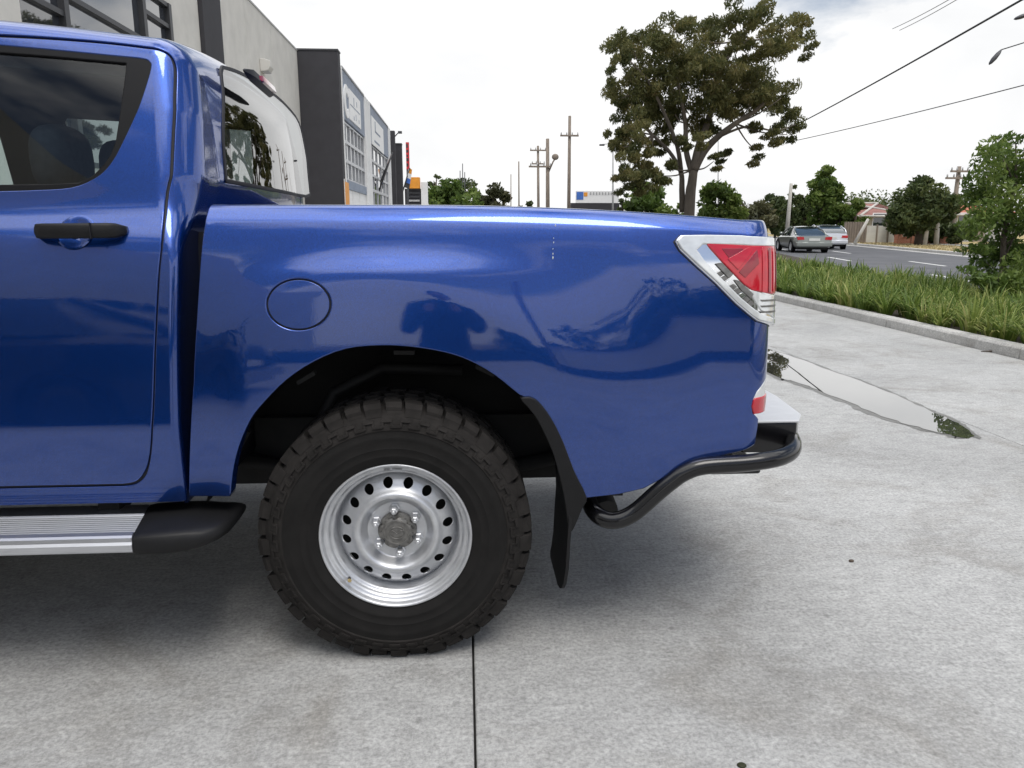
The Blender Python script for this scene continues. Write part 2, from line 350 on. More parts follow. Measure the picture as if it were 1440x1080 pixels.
def panel(name, outer, holes, f, mat, parent, us, vs, inside, flange=0.02, bev=0.003, de=0.015, offset=0.0, mirror=None, label=None, plain=False):
    """cut a panel (outline + holes in the u,v of surface f) with rolled edges. mirror: None, 'also' (both sides in one mesh) or 'only'"""
    def nrm(u, v):
        e = 6e-4; a = f(u + e, v) - f(u - e, v); b = f(u, v + e) - f(u, v - e); n = a.cross(b)
        if n.length < 1e-14: n = Vector((0, -1, 0))
        n.normalize(); p = f(u, v)
        return -n if n.dot(p - inside(p)) < 0 else n
    outer = resample(outer, de); holes = [resample(h, de) for h in holes]
    U, V = np.meshgrid(us, vs); G = np.stack([U.ravel(), V.ravel()], 1)
    k = pip(G, outer) & (dist_loop(G, outer) > de * 0.45)
    for h in holes: k &= ~pip(G, h) & (dist_loop(G, h) > de * 0.45)
    G = G[k]
    vin = [Vector(p) for p in outer]; ed = [(i, (i + 1) % len(outer)) for i in range(len(outer))]
    for h in holes:
        b = len(vin); vin += [Vector(p) for p in h]; ed += [(b + i, b + (i + 1) % len(h)) for i in range(len(h))]
    vin += [Vector(p) for p in G]
    r = delaunay_2d_cdt(vin, ed, [], 0, 1e-7); vo, fo = r[0], r[2]
    C = np.array([[sum(vo[i][0] for i in t) / len(t), sum(vo[i][1] for i in t) / len(t)] for t in fo])
    k = pip(C, outer)
    for h in holes: k &= ~pip(C, h)
    vs_, ns_, fs_ = [], [], []
    for p in vo:
        n = nrm(p[0], p[1]); vs_.append(f(p[0], p[1]) + n * offset); ns_.append(n)
    for t, kk in zip(fo, k):
        if not kk: continue
        t = list(t); a, b, c = (vs_[i] for i in t[:3])
        if (b - a).cross(c - a).dot(ns_[t[0]]) < 0: t.reverse()
        fs_.append(tuple(t))
    for li, loop in enumerate([outer] + holes):
        m = len(loop); area = sum(loop[i][0] * loop[(i + 1) % m][1] - loop[(i + 1) % m][0] * loop[i][1] for i in range(m))
        P = [f(*p) for p in loop]; Nn = [nrm(*p) for p in loop]; b0 = len(vs_)
        sgn = 0
        for i in range(m):
            t = (P[(i + 1) % m] - P[i - 1]);  t = t.normalized() if t.length > 1e-9 else Vector((1, 0, 0)); n = Nn[i]; e = t.cross(n).normalized()
            # outward test in parameter space
            q = Vector(loop[i]); tt = Vector(loop[(i + 1) % m]) - Vector(loop[i - 1]); oo = Vector((tt.y, -tt.x)) * (1 if area > 0 else -1)
            if li > 0: oo = -oo
            if oo.length > 1e-12:
                oo.normalize(); w = f(q.x + oo.x * 1e-3, q.y + oo.y * 1e-3) - P[i]
                if w.dot(e) < 0: e = -e
            p = P[i] + n * offset
            if plain and li == 0:
                for (pp, nn) in ((p, n), (p - n * .0004, n), (p - n * .0008, n), (p - n * flange, n)): vs_.append(pp); ns_.append(nn)
                continue
            for (pp, nn) in ((p, n), (p + e * bev * 0.7 - n * bev * 0.3, (n + e * 0.9).normalized()), (p + e * bev - n * bev, (n * 0.15 + e).normalized()), (p + e * bev - n * flange, e)):
                vs_.append(pp); ns_.append(nn)
        for i in range(m):
            j = (i + 1) % m
            for q in range(3):
                a, b, c, d = b0 + i * 4 + q, b0 + j * 4 + q, b0 + j * 4 + q + 1, b0 + i * 4 + q + 1
                nn = (vs_[b] - vs_[a]).cross(vs_[d] - vs_[a])
                fs_.append((a, b, c, d) if nn.dot(ns_[a] + ns_[d]) > 0 else (d, c, b, a))
    V0, N0, F0 = vs_, ns_, fs_
    if mirror:
        MV = [Vector((p.x, 2 * YC - p.y, p.z)) for p in V0]; MN = [Vector((n.x, -n.y, n.z)) for n in N0]; MF = [tuple(reversed(t)) for t in F0]
        if mirror == 'only': V0, N0, F0 = MV, MN, MF
        else: k = len(V0); V0 = V0 + MV; N0 = N0 + MN; F0 = F0 + [tuple(i + k for i in t) for t in MF]
    me = bpy.data.meshes.new(name); me.from_pydata([tuple(p) for p in V0], [], F0); me.materials.append(mat)
    me.polygons.foreach_set('use_smooth', [True] * len(me.polygons))
    me.normals_split_custom_set_from_vertices([tuple(n) for n in N0])
    o = bpy.data.objects.new(name, me); COL.objects.link(o)
    if parent: o.parent = parent
    if label: o['label'] = label
    return o
# ================================================================ THE GROUND, ROAD, BUILDINGS
M['concrete'] = concretemat('concrete', (0.42, 0.42, 0.412)); M['joint'] = pbr('joint_dark', (0.035, 0.034, 0.032), 0.9, var=(8, 0.4))
M['kerbcon'] = concretemat('kerb_concrete', (0.52, 0.51, 0.49), 3.1)
M['asphalt'] = pbr('asphalt', (0.115, 0.117, 0.125), 0.9, spec=0.25, var=(0.5, 0.22), bump=(60, 0.5, 0.006))
M['earth'] = pbr('earth', (0.14, 0.12, 0.08), 0.95, var=(0.6, 0.4), bump=(12, 0.6, 0.02))
M['drygrass'] = pbr('dry_grass_ground', (0.36, 0.29, 0.15), 0.95, spec=0.1, var=(1.3, 0.35), bump=(25, 0.8, 0.03))
M['soil'] = pbr('garden_soil', (0.045, 0.036, 0.026), 0.95, var=(4, 0.4), bump=(20, 0.8, 0.02))
M['path'] = pbr('footpath', (0.33, 0.32, 0.30), 0.85, var=(1.2, 0.18))
M['lane'] = pbr('lane_paint', (0.72, 0.72, 0.70), 0.7, var=(6, 0.2))
mb = MB(); S = 2500; mb.face([(-S, -S, -.075), (S, -S, -.075), (S, S, -.075), (-S, S, -.075)]); tag(mb.build('ground', M['earth']), kind='structure')
# ---- concrete yard in slabs with open joints
mb = MB(); mb.box((-5.90, -24, -.06), (5.44, 74, -.022)); yard = mb.build('concrete_yard', M['joint']); tag(yard, kind='structure')
XJ = [-5.90, -3.29, .012, 3.32, 5.44]; YJ = [-24, -16, -10, -4.0, 4.93, 10.2, 15.5, 21, 27, 34, 42, 51, 62, 74]
for i in range(4):
    for j in range(len(YJ) - 1):
        g = .0033 if YJ[j] < 12 else .006; gy = .0022
        x0, x1, y0, y1 = XJ[i] + g, XJ[i + 1] - g, YJ[j] + gy, YJ[j + 1] - gy; b = .003; z = 0.0
        mb = MB(); mb.box((x0, y0, -.05), (x1, y1, -b))
        mb.v[4:8] = [(x0, y0, -b), (x1, y0, -b), (x1, y1, -b), (x0, y1, -b)]
        mb.f.pop(1); mb.mi.pop(); mb.sm.pop(); n = len(mb.v)
        mb.v += [(x0 + b, y0 + b, z), (x1 - b, y0 + b, z), (x1 - b, y1 - b, z), (x0 + b, y1 - b, z)]
        mb.f.append((n, n + 1, n + 2, n + 3)); mb.mi.append(0); mb.sm.append(False)
        for a in range(4): mb.f.append((4 + a, 4 + (a + 1) % 4, n + (a + 1) % 4, n + a)); mb.mi.append(0); mb.sm.append(False)
        mb.build('concrete_slab', M['concrete'], yard)
# ---- puddle lying along the joint
m, nt, b = nodes_of('water'); b.inputs['Base Color'].default_value = (0.045, 0.045, 0.04, 1); b.inputs['Roughness'].default_value = 0.0; b.inputs['Specular IOR Level'].default_value = 0.9; b.inputs['IOR'].default_value = 1.33
b.inputs['Coat Weight'].default_value = 1.0; b.inputs['Coat Roughness'].default_value = 0.0; b.inputs['Coat IOR'].default_value = 2.4
n = N(nt, 'ShaderNodeTexNoise'); n.inputs['Scale'].default_value = 3; bp_ = N(nt, 'ShaderNodeBump'); bp_.inputs['Strength'].default_value = 0.02; bp_.inputs['Distance'].default_value = 0.01
nt.links.new(n.outputs['Fac'], bp_.inputs['Height']); nt.links.new(bp_.outputs[0], b.inputs['Normal']); M['water'] = m
L = [gnd(*p) for p in [(1370, 612), (1356, 600), (1330, 588), (1290, 570), (1250, 552), (1200, 533), (1150, 515), (1115, 502), (1085, 493)]]
Rr = [gnd(*p) for p in [(1370, 614), (1360, 617), (1335, 612), (1290, 601), (1240, 586), (1195, 567), (1150, 549), (1115, 536), (1085, 527)]]
L += [Vector((3.13, y, 0)) for y in (8.5, 10.0, 12, 14)]; Rr += [Vector((2.70 + .02 * k, y, 0)) for k, y in enumerate((8.5, 10.0, 12, 14))]
LL = [Vector(p) for p in smoothloop([tuple(p) for p in L], 5)]; RL = [Vector(p) for p in smoothloop([tuple(p) for p in Rr], 5)]
M['damp'] = concretemat('damp_concrete', (0.20, 0.195, 0.18)); M['damp'].node_tree.nodes['Principled BSDF'].inputs['Roughness'].default_value = 0.35
mb = MB(); rows = []
for k, (a, c) in enumerate(zip(LL, RL)):
    t_ = .035 * min(1, (k + 2) / 8); rows.append([Vector((a.x + t_ * random.uniform(.5, 1.5), a.y - (.06 if k == 0 else 0), .002)), Vector((c.x - t_ * random.uniform(.6, 2.2), c.y - (.06 if k == 0 else 0), .002))])
mb.quadstrip(rows, closed=False); tag(mb.build('damp_patch', M['damp'], recalc=False), kind='structure')
mb = MB(); rows = []
for a, c in zip(LL, RL):
    w = random.uniform(-.012, .012); rows.append([Vector((a.x + w, a.y, .004)), Vector((c.x + random.uniform(-.014, .014), c.y, .004))])
mb.quadstrip(rows, closed=False); tag(mb.build('puddle', M['water'], recalc=False), kind='structure')
# ---- kerb, planting strip, road, far verge
mb = MB()
for k in range(26):
    y0 = 2.0 + k * 2.4 - 7; mb.prism([(5.445, -.05), (5.45, .095), (5.475, .122), (5.585, .127), (5.60, .115), (5.60, -.05)], y0 + .004, y0 + 2.396)
tag(mb.build('kerb', M['kerbcon'], bevel=.006), kind='structure')
RD = Vector((math.sin(math.radians(13.1)), math.cos(math.radians(13.1)), 0)); RN = Vector((RD.y, -RD.x, 0))
RF = Vector((22.9, 34.0, 0))                       # a point on the far kerb line of the road
def road(o, t, z=0.0): return RF + RN * o + RD * t + Vector((0, 0, z))
def strip(name, o0, o1, t0, t1, z, mat, n=1, kind='structure'):
    mb = MB(); rows = [[road(o0, t0 + (t1 - t0) * k / n, z), road(o1, t0 + (t1 - t0) * k / n, z)] for k in range(n + 1)]
    mb.quadstrip(rows, closed=False, smooth=False); return tag(mb.build(name, mat), kind=kind)
mb = MB(); mb.face([(5.60, -3.4, .06), tuple(road(-8.45, -38, .06)), tuple(road(-8.45, 60, .06)), (5.60, 92, .06)]); tag(mb.build('garden_bed', M['soil']), kind='structure')
strip('road', -8.4, .0, -120, 400, -.06, M['asphalt'])
strip('gutter', -.42, .0, -120, 400, -.055, M['kerbcon']); 
mb = MB(); rows = []
for t in (-120, 400): rows.append([road(o, t, z) for o, z in ((0, -.06), (0.0, .05), (.03, .075), (.18, .08), (.18, -.06))])
mb.quadstrip(rows, closed=False, smooth=False); tag(mb.build('far_kerb', M['kerbcon']), kind='structure')
mb = MB(); rows = []
for t in (-38, 400): rows.append([road(o - 8.6, t, z) for o, z in ((.18, -.06), (.18, .0), (.15, .01), (.0, .012), (0, -.06))])
mb.quadstrip(rows, closed=False, smooth=False); tag(mb.build('near_kerb', M['kerbcon']), kind='structure')
strip('grass_verge', .18, 4.2, -120, 400, .07, M['drygrass'])
strip('footpath', 4.2, 5.9, -120, 400, .085, M['path'])
strip('house_lawn', 5.9, 40, -120, 400, .075, M['drygrass'])
k = 0
for o_ in (-4.40, -6.55):
    for t in range(-36, 130, 12 if o_ < -5 else 12):
        tt = t + (1.5 if o_ > -5 else 5.0)
        mb = MB(); mb.face([road(o_ - .07, tt, -.056), road(o_ + .07, tt, -.056), road(o_ + .07, tt + 3.6, -.056), road(o_ - .07, tt + 3.6, -.056)]); tag(mb.build('lane_marking', M['lane']), kind='structure')
strip('edge_marking', -.62, -.52, -120, 400, -.051, M['lane'])
# white reflective lane studs and a patched crack in the asphalt
# ---------------------------------------------------------------- left side: the row of warehouses
M['panel'] = pbr('pale_precast_panel', (0.58, 0.565, 0.525), 0.8, var=(1.5, 0.10), bump=(40, 0.15, 0.004))
M['charcoal'] = pbr('charcoal_render', (0.033, 0.032, 0.037), 0.75, var=(2.5, 0.15), bump=(60, 0.2, 0.003))
M['whitewall'] = pbr('white_render', (0.74, 0.74, 0.73), 0.8, var=(1.5, 0.06))
M['bluegrey'] = pbr('blue_grey_fascia', (0.22, 0.26, 0.33), 0.6, var=(3, 0.15))
M['frame'] = pbr('window_frame', (0.055, 0.056, 0.06), 0.45, metal=0.3, var=(5, 0.15)); M['silverframe'] = pbr('silver_window_frame', (0.50, 0.51, 0.53), 0.4, metal=0.5, var=(5, 0.1))
M['facadeglass'] = pbr('facade_glass', (0.03, 0.035, 0.045), 0.02, spec=1.0, coat=1.0, var=(0.4, 0.3)); M['signwhite'] = pbr('sign_white', (0.80, 0.80, 0.79), 0.5, var=(4, 0.05))
M['orange'] = pbr('orange_sign', (0.75, 0.30, 0.03), 0.5, var=(3, 0.12)); M['red'] = pbr('red_sign', (0.60, 0.03, 0.04), 0.5, var=(3, 0.12)); M['pinkcloth'] = pbr('flag_pink', (0.62, 0.25, 0.22), 0.8, var=(4, 0.2))
M['lightgrey'] = pbr('light_grey', (0.42, 0.42, 0.42), 0.6, var=(4, 0.12)); M['bluecloth'] = pbr('flag_blue', (0.06, 0.16, 0.5), 0.8, var=(4, 0.2))
FX = -5.94; r_ = ray(418, 80); FY1 = FX * r_.y / r_.x; HT = at(446, 72, FY1).z
def yx(px, X, py=225): r = ray(px, py); return X * r.y / r.x
WZ0 = 2.2; WZ1 = at(238, 13, yx(238, FX, 13)).z; TZ2 = at(140, 19, yx(140, FX, 19)).z; TZ1 = at(70, 8, yx(70, FX, 8)).z
wh = thing('warehouse', 'pale grey precast warehouse with dark framed windows and a dark pillar behind the cab', 'warehouse', (0, 0, 0))
mb = MB(); mb.box((-22, -26, -.05), (FX - .16, FY1, HT - .05)); mb.build('wall', M['panel'], wh)
def yx(px, X, py=225): r = ray(px, py); return X * r.y / r.x
edges = [yx(p, FX, q) for p, q in ((280, 30), (307, 45), (343, 10), (381, 60), (418, 80))]
# panels between the pillar and the charcoal fin, joints open between them
for a, b_ in ((edges[1], edges[2]), (edges[2], edges[3]), (edges[3], FY1 - .01), (yx(240, FX, 25), edges[0])):
    mb = MB(); mb.box((FX - .15, a + .012, 0), (FX, b_ - .012, HT)); mb.build('wall_panel', M['panel'], wh, bevel=.01)
mb = MB(); mb.box((FX - .15, edges[0], 0), (FX + .10, edges[1], HT + .05)); mb.build('pillar', M['charcoal'], wh, bevel=.01)
mb = MB(); mb.box((FX - .3, edges[1], HT), (FX + .02, FY1, HT + .05)); mb.build('parapet_cap', M['lightgrey'], wh)
# window wall
mb = MB(); mb.box((FX - .15, -26, 0), (FX, yx(240, FX, 25), WZ0)); mb.box((FX - .15, -26, WZ1 + .06), (FX, yx(240, FX, 25), HT)); mb.build('wall_panel', M['panel'], wh)
mb = MB(); mb.box((FX - .15, -26, WZ0), (FX, yx(30, FX, 25), WZ1 + .06)); mb.build('wall_panel', M['panel'], wh)
bays = [(yx(30, FX, 25), yx(91, FX, 25), TZ1), (yx(91, FX, 25), yx(201, FX, 25), TZ2), (yx(201, FX, 25), yx(237, FX, 25), WZ1 - .35)]
for a, b_, tz in bays:
    mb = MB()
    for z in (WZ0, tz - .06, WZ1): mb.box((FX - .14, a, z), (FX + .03, b_, z + .08))
    mb.box((FX - .14, b_ - .07, WZ0), (FX + .05, b_ + .07, WZ1 + .08)); w = mb.build('window', M['frame'], wh)
    mb = MB(); mb.box((FX - .09, a, WZ0), (FX - .05, b_, tz - .03)); mb.build('pane', M['facadeglass'], w)
    mb = MB(); mb.box((FX - .09, a, tz), (FX - .05, b_, WZ1)); mb.build('pane', M['facadeglass'], w)
q = at(368, 93, yx(368, FX, 93)); wlamp = thing('wall_lamp', 'small beige box lamp fixed on the pale warehouse panel above the cab', 'wall lamp', (FX, q.y, q.z))
mb = MB(); mb.prism([(0, -.18), (.22, -.16), (.30, -.05), (.30, .12), (.12, .18), (0, .18)], -.22, .22); mb.build('housing', M['panel'], wlamp, bevel=.02); mb = MB(); mb.box((.06, -.18, -.185), (.24, .18, -.168)); mb.build('lens', M['lightgrey'], wlamp)
# ---- second warehouse: charcoal fin, glazed bays
F2 = at(475, 80, FY1).x
w2 = thing('glazed_warehouse', 'white and blue grey warehouse with gridded windows behind a tall charcoal end wall', 'warehouse', (0, 0, 0))
mb = MB(); mb.box((FX - .02, FY1 + .005, -.05), (F2, FY1 + .55, HT + .03)); mb.build('end_wall', M['charcoal'], w2, bevel=.015)
mb = MB(); mb.box((FX - .025, FY1 - .02, HT + .03), (F2 + .02, FY1 + .57, HT + .09)); mb.build('capping', M['frame'], w2)
ZT = at(477, 93, FY1 + .6).z
bay = [(max(yx(479, F2), FY1 + .8), yx(515, F2)), (yx(522, F2), yx(547, F2))]
mb = MB(); mb.box((-20, FY1 + .56, -.05), (F2 - .30, yx(552, F2), ZT - .1)); mb.build('wall', M['whitewall'], w2)
mb = MB(); mb.box((F2 - .28, bay[0][1], 0), (F2 + .04, bay[1][0], ZT + .02)); mb.build('pilaster', M['whitewall'], w2, bevel=.02)
mb = MB(); mb.box((F2 - .28, FY1 + .56, 0), (F2 + .02, bay[0][0], ZT)); mb.build('pilaster', M['whitewall'], w2, bevel=.02)
mb = MB(); mb.box((F2 - .28, bay[1][1], 0), (F2 + .04, yx(549, F2), ZT + .02)); mb.build('pilaster', M['whitewall'], w2, bevel=.02)
zrows = [at(477, y_, FY1 + .6).z for y_ in (166, 195, 223, 251)]; FZ = zrows[0] + .04
def window_unit():
    w = bpy.data.objects.new('window', None); COL.objects.link(w)
    return w
for bi, (a, b_) in enumerate(bay):
    mb = MB(); mb.box((F2 - .25, a, FZ), (F2 - .02, b_, ZT)); mb.build('fascia', M['bluegrey'], w2, bevel=.02)
    mb = MB(); mb.box((F2 - .25, a, ZT), (F2 + .02, b_, ZT + .06)); mb.build('capping', M['lightgrey'], w2)
    nc = 6 if bi == 0 else 5; wd = (b_ - a) / nc
    fr = pn = None
    for c in range(nc):
        for r in range(3 if bi == 0 else 4):
            zt, zb = (zrows + [2.1])[r], (zrows + [2.1])[r + 1]; y0 = a + wd * c
            if fr is None:
                mb = MB(); h = zt - zb
                for lo, hi in (((-.10, 0, 0), (.04, wd, .06)), ((-.10, 0, h - .06), (.04, wd, h)), ((-.10, 0, .06), (.03, .055, h - .06)), ((-.10, wd - .055, .06), (.03, wd, h - .06))): mb.box(lo, hi)
                fr = mb.build('window', M['silverframe'], w2); mb = MB(); mb.box((-.06, .055, .06), (-.03, wd - .055, h - .06)); pn = mb.build('pane', M['facadeglass'], fr)
                fr.location = (F2 - .12, y0, zb); h0 = h
            else:
                f2 = fr.copy(); COL.objects.link(f2); f2.location = (F2 - .12, y0, zb); f2.scale = (1, 1, (zt - zb) / h0); p2 = pn.copy(); COL.objects.link(p2); p2.parent = f2
    zb_ = zrows[3] if bi == 0 else 2.1
    mb = MB(); mb.box((F2 - .25, a, zb_ - .35), (F2 - .03, b_, zb_ - .005)); mb.build('spandrel', M['bluegrey' if bi == 0 else 'whitewall'], w2)
    for c in range(3):
        y0 = a + (b_ - a) * c / 3; y1 = a + (b_ - a) * (c + 1) / 3
        mb = MB(); mb.box((F2 - .20, y0 + .05, .1), (F2 - .08, y1 - .05, zb_ - .36)); sf = mb.build('shopfront', M['signwhite'] if bi == 0 else M['facadeglass'], w2)
        if bi == 0:
            mb = MB(); mb.box((F2 - .08, y0 + .25, 1.2), (F2 - .065, y1 - .25, 1.75)); mb.box((F2 - .08, y0 + .5, 1.95), (F2 - .065, y0 + 1.0, 2.15)); mb.build('shop_poster', M['bluegrey'], sf)
# signs on the two fascias (the lettering is not legible in the photograph: plain strokes of the same size)
a, b_ = bay[0]; sg = thing('fascia_sign', 'white sign with oval swoosh and two lines of lettering on the nearer blue grey fascia', 'sign', (F2, a, 5.9))
def cres(cy, cz, ry, rz, w, n=22): return [(cy + ry * math.cos(t), cz + rz * math.sin(t)) for t in np.linspace(.5, 5.6, n)] + [(cy + ry * w * math.cos(t) + ry * .08, cz + rz * (w + .08) * math.sin(t)) for t in np.linspace(5.5, .6, n)]
mb = MB(); mb.prism([(p[0], p[1]) for p in cres(a + .95, 6.02, .72, .62, .45)], F2 - .02, F2 + .02, ax='x'); o = mb.build('emblem', M['signwhite']); o.parent = sg; o.matrix_parent_inverse = Matrix.Translation((-F2, -a, -5.9))
mb = MB(); mb.box((F2 - .02, a + 1.6, 5.45), (F2 + .015, b_ - 1.5, 6.62)); o = mb.build('sign_board', M['signwhite']); o.parent = sg; o.matrix_parent_inverse = Matrix.Translation((-F2, -a, -5.9))
mb = MB(); yy0 = a + 1.8; L_ = b_ - 1.6 - yy0
mb.box((F2 + .015, yy0, 6.02), (F2 + .022, yy0 + L_ * .95, 6.06))
for fy, z0, z1 in ((.34, 6.1, 6.45), (.62, 6.2, 6.4), (.3, 5.55, 5.7), (.5, 5.6, 5.85), (.8, 5.6, 5.75)): mb.box((F2 + .015, yy0 + L_ * fy, z0), (F2 + .022, yy0 + L_ * fy + .12, z1))
o = mb.build('lettering', M['bluegrey']); tag(o, kind='stuff'); o.parent = sg; o.matrix_parent_inverse = Matrix.Translation((-F2, -a, -5.9))
a, b_ = bay[1]; sg = thing('fascia_sign', 'white sign board with slanted dark strokes on the farther blue grey fascia', 'sign', (F2, a, 5.9))
mb = MB(); mb.box((F2 - .02, a + .7, 5.25), (F2 + .015, b_ - 3.0, 6.6)); o = mb.build('sign_board', M['signwhite']); o.parent = sg; o.matrix_parent_inverse = Matrix.Translation((-F2, -a, -5.9))
mb = MB(); mb.box((F2 + .015, a + 2.0, 6.0), (F2 + .022, a + 2.3, 6.5)); mb.box((F2 + .015, a + 2.0, 5.95), (F2 + .022, a + 4.5, 6.05)); mb.box((F2 + .015, a + 1.6, 5.45), (F2 + .022, a + 4.0, 5.55)); o = mb.build('lettering', M['bluegrey']); tag(o, kind='stuff'); o.parent = sg; o.matrix_parent_inverse = Matrix.Translation((-F2, -a, -5.9))
q = at(484, 265, yx(484, F2)); bn = thing('banner', 'narrow orange vertical banner beside the shopfront at the charcoal wall', 'banner', (F2 + .06, q.y, 0))
y0, y1 = yx(481.5, F2), yx(487, F2); mb = MB(); mb.box((-.05, y0 - q.y, .3), (.0, y1 - q.y, 2.9)); mb.build('cloth', M['orange'], bn); mb = MB(); mb.tube([(-.02, y0 - q.y - .03, 0), (-.02, y0 - q.y - .03, 3.0)], .02, 6); mb.build('pole', M['lightgrey'], bn)
# ---- things farther down the row
Yc1 = yx(551, F2) ; q = at(550.5, 184, Yc1 + .8)
cp_ = thing('charcoal_column', 'dark narrow column with a bracket lamp at its top, beyond the gridded windows', 'column', (q.x, q.y, 0))
mb = MB(); mb.box((-.16, -.16, 0), (.20, .3, q.z)); mb.build('shaft', M['charcoal'], cp_, bevel=.02)
mb = MB(); mb.tube([(.2, 0, q.z - .35), (.42, 0, q.z - .12), (.60, 0, q.z - .08)], .035, 6); mb.box((.42, -.12, q.z - .16), (.66, .12, q.z - .02)); mb.build('lamp', M['frame'], cp_)
q = at(553, 203, 52.0); q2 = at(564.5, 203, 52.0); w3 = thing('charcoal_end_wall', 'charcoal end wall of the next unit, lower and beyond the narrow column', 'wall', (q.x, 52, 0))
mb = MB(); mb.box((0, 0, 0), (q2.x - q.x, .6, q.z)); mb.build('wall', M['charcoal'], w3, bevel=.02); mb = MB(); mb.box((-.02, -.03, q.z), (q2.x - q.x + .02, .63, q.z + .08)); mb.build('capping', M['frame'], w3)
def pole_banner(name, label, p0, p1, Y, w0, mats, grp):
    a, b_ = at(*p0, Y), at(*p1, Y); t = thing(name, label, 'flag', (a.x, a.y, a.z), 0, grp)
    mb = MB(); mb.tube([(0, 0, 0), (b_ - a) * .5, (b_ - a)], .05, 6); mb.build('pole', M['frame'], t)
    d = (b_ - a); s = Vector((w0, 0, .05))
    mb = MB(); n_ = 8
    for k, mt in enumerate(mats):
        u0, u1 = .35 + .65 * k / len(mats), .35 + .65 * (k + 1) / len(mats)
        rows = []
        for i in range(n_ + 1):
            u = u0 + (u1 - u0) * i / n_; wv = .05 * math.sin(u * 14); rows.append([d * u + Vector((0, wv, 0)), d * u + s * (1.1 - u * .7) + Vector((0, -wv, -.15))])
        m2 = MB(); m2.quadstrip(rows, closed=False); m2.quadstrip([[p + Vector((0, .012, 0)) for p in r] for r in rows], closed=False); m2.build('cloth', mt, t)
pole_banner('feather_flag', 'dark feather flag with a pink tip leaning on a slanted pole before the gridded windows', (531, 274), (552, 214), 43.0, -.22, [M['frame'], M['frame'], M['pinkcloth']], 'leaning feather flags')
pole_banner('feather_flag', 'dark feather flag with orange, white and blue tip leaning under the red blade sign', (564, 278), (576, 236), 54.0, .42, [M['frame'], M['bluecloth'], M['signwhite'], M['orange']], 'leaning feather flags')
q = at(570.5, 200, 56); q2 = at(576, 238, 56); bs_ = thing('blade_sign', 'tall red blade sign with dark characters past the charcoal end wall', 'sign', (q.x, 56, q2.z))
mb = MB(); mb.box((0, 0, 0), (q2.x - q.x, .15, q.z - q2.z)); mb.build('board', M['red'], bs_); mb = MB(); mb.tube([(.05, .08, -q2.z), (.05, .08, .1)], .06, 8); mb.build('post', M['frame'], bs_)
h = q.z - q2.z; mb = MB()
for k, (f0, f1) in enumerate(((.80, .94), (.62, .72), (.46, .54), (.30, .42), (.10, .22))): mb.box((.02, -.01, h * f0), (.14 + .03 * (k % 2), -.002, h * f1))
tag(mb.build('lettering', M['frame'], bs_), kind='stuff')
q = at(573.5, 249, 62); q2 = at(590, 249, 62); oz = q.z; sh = thing('orange_shop', 'small shop front with an orange sign box above a dark roller grille', 'shop', (q.x, 62, 0)); wS = q2.x - q.x; z1 = at(575, 265, 62).z
mb = MB(); mb.box((0, 0, z1), (wS, 1.0, oz)); mb.build('sign_box', M['orange'], sh, bevel=.03); mb = MB(); mb.box((-.3, .3, 0), (wS + .05, 6, z1)); mb.build('wall', M['charcoal'], sh)
for k in range(6): mb = MB(); mb.box((.02, .22, z1 - .1 - k * .3), (wS - .05, .29, z1 + .12 - k * .3 - .08)) ; mb.build('grille_slat', M['lightgrey' if k == 3 else 'frame'], sh)
mb = MB(); mb.box((wS + .08, .2, 0), (wS + .6, .8, at(595, 256, 62).z)); mb.build('column', M['whitewall'], sh)
# ---- warehouses and fence behind the camera are not seen directly; they mirror in the paint
be = thing('office_building', 'long cream office wall with a dark plinth across the yard, mirrored in the paint', 'building', (0, 0, 0))
mb = MB(); mb.box((2.8, -12.1, .55), (8.2, -9.6, 2.0)); mb.build('wall', M['whitewall'], be); mb = MB(); mb.box((2.75, -12.2, 0), (8.25, -9.55, .54)); mb.build('plinth', M['charcoal'], be); mb = MB(); mb.box((2.6, -12.3, 2.0), (8.4, -9.5, 2.12)); mb.build('roof', M['charcoal'], be)
# ================================================================ THE BLUE PICKUP
truck = thing('pickup_truck', 'blue dual cab pickup with tray, chunky off-road tyre and black rear tube bumper', 'pickup truck', (0, 0, 0))
def section(zk, z_round, tab, z0, y_ref, z_ref, zend=None, s_extra=None):
    zk = np.array(zk); tab = np.array(tab); ds = 5e-4; y, z, s = 0.0, z0, 0.0; Y, Z, T, S = [y], [z], [zk[0, 1]], [0.0]; sr = None
    while True:
        if z < z_round and sr is None: t = np.interp(z, zk[:, 0], zk[:, 1])
        else:
            if sr is None: sr = s
            t = np.interp(s - sr, tab[:, 0], tab[:, 1])
        tr = math.radians(t); y += math.sin(tr) * ds; z += math.cos(tr) * ds; s += ds
        Y.append(y); Z.append(z); T.append(t); S.append(s)
        if sr is not None and s - sr >= tab[-1, 0]: break
    Y, Z, T, S = map(np.array, (Y, Z, T, S)); Y += y_ref - np.interp(z_ref, Z[:int(0.6 / ds)], Y[:int(0.6 / ds)])
    ker = np.ones(15) / 15; pad = lambda A: np.convolve(np.pad(A, 7, mode='reflect', reflect_type='odd'), ker, 'valid')
    return S, pad(Y), pad(Z), T, sr
def sst(a, b, x):
    t = min(1, max(0, (x - a) / (b - a))); return t * t * (3 - 2 * t)
CS, CY, CZ, CT, C_SR = section([(.50, -8), (.725, -6), (.748, 2.0), (.84, 2.5), (.95, 3.5), (1.05, 4.5), (1.13, 6.5), (1.19, 11), (1.235, 19), (1.27, 26), (1.30, 30), (1.335, 22), (1.37, 15), (1.45, 17), (1.80, 20)],
    1.747, [(0, 20), (.02, 28), (.05, 50), (.08, 70), (.11, 80), (.2, 84), (.60, 88.5), (.75, 90)], 0.50, 2.080, 0.95)
k = int(np.searchsorted(CY, YC)); CS, CY, CZ, CT = CS[:k], CY[:k], CZ[:k], CT[:k]; C_SE = float(CS[-1])
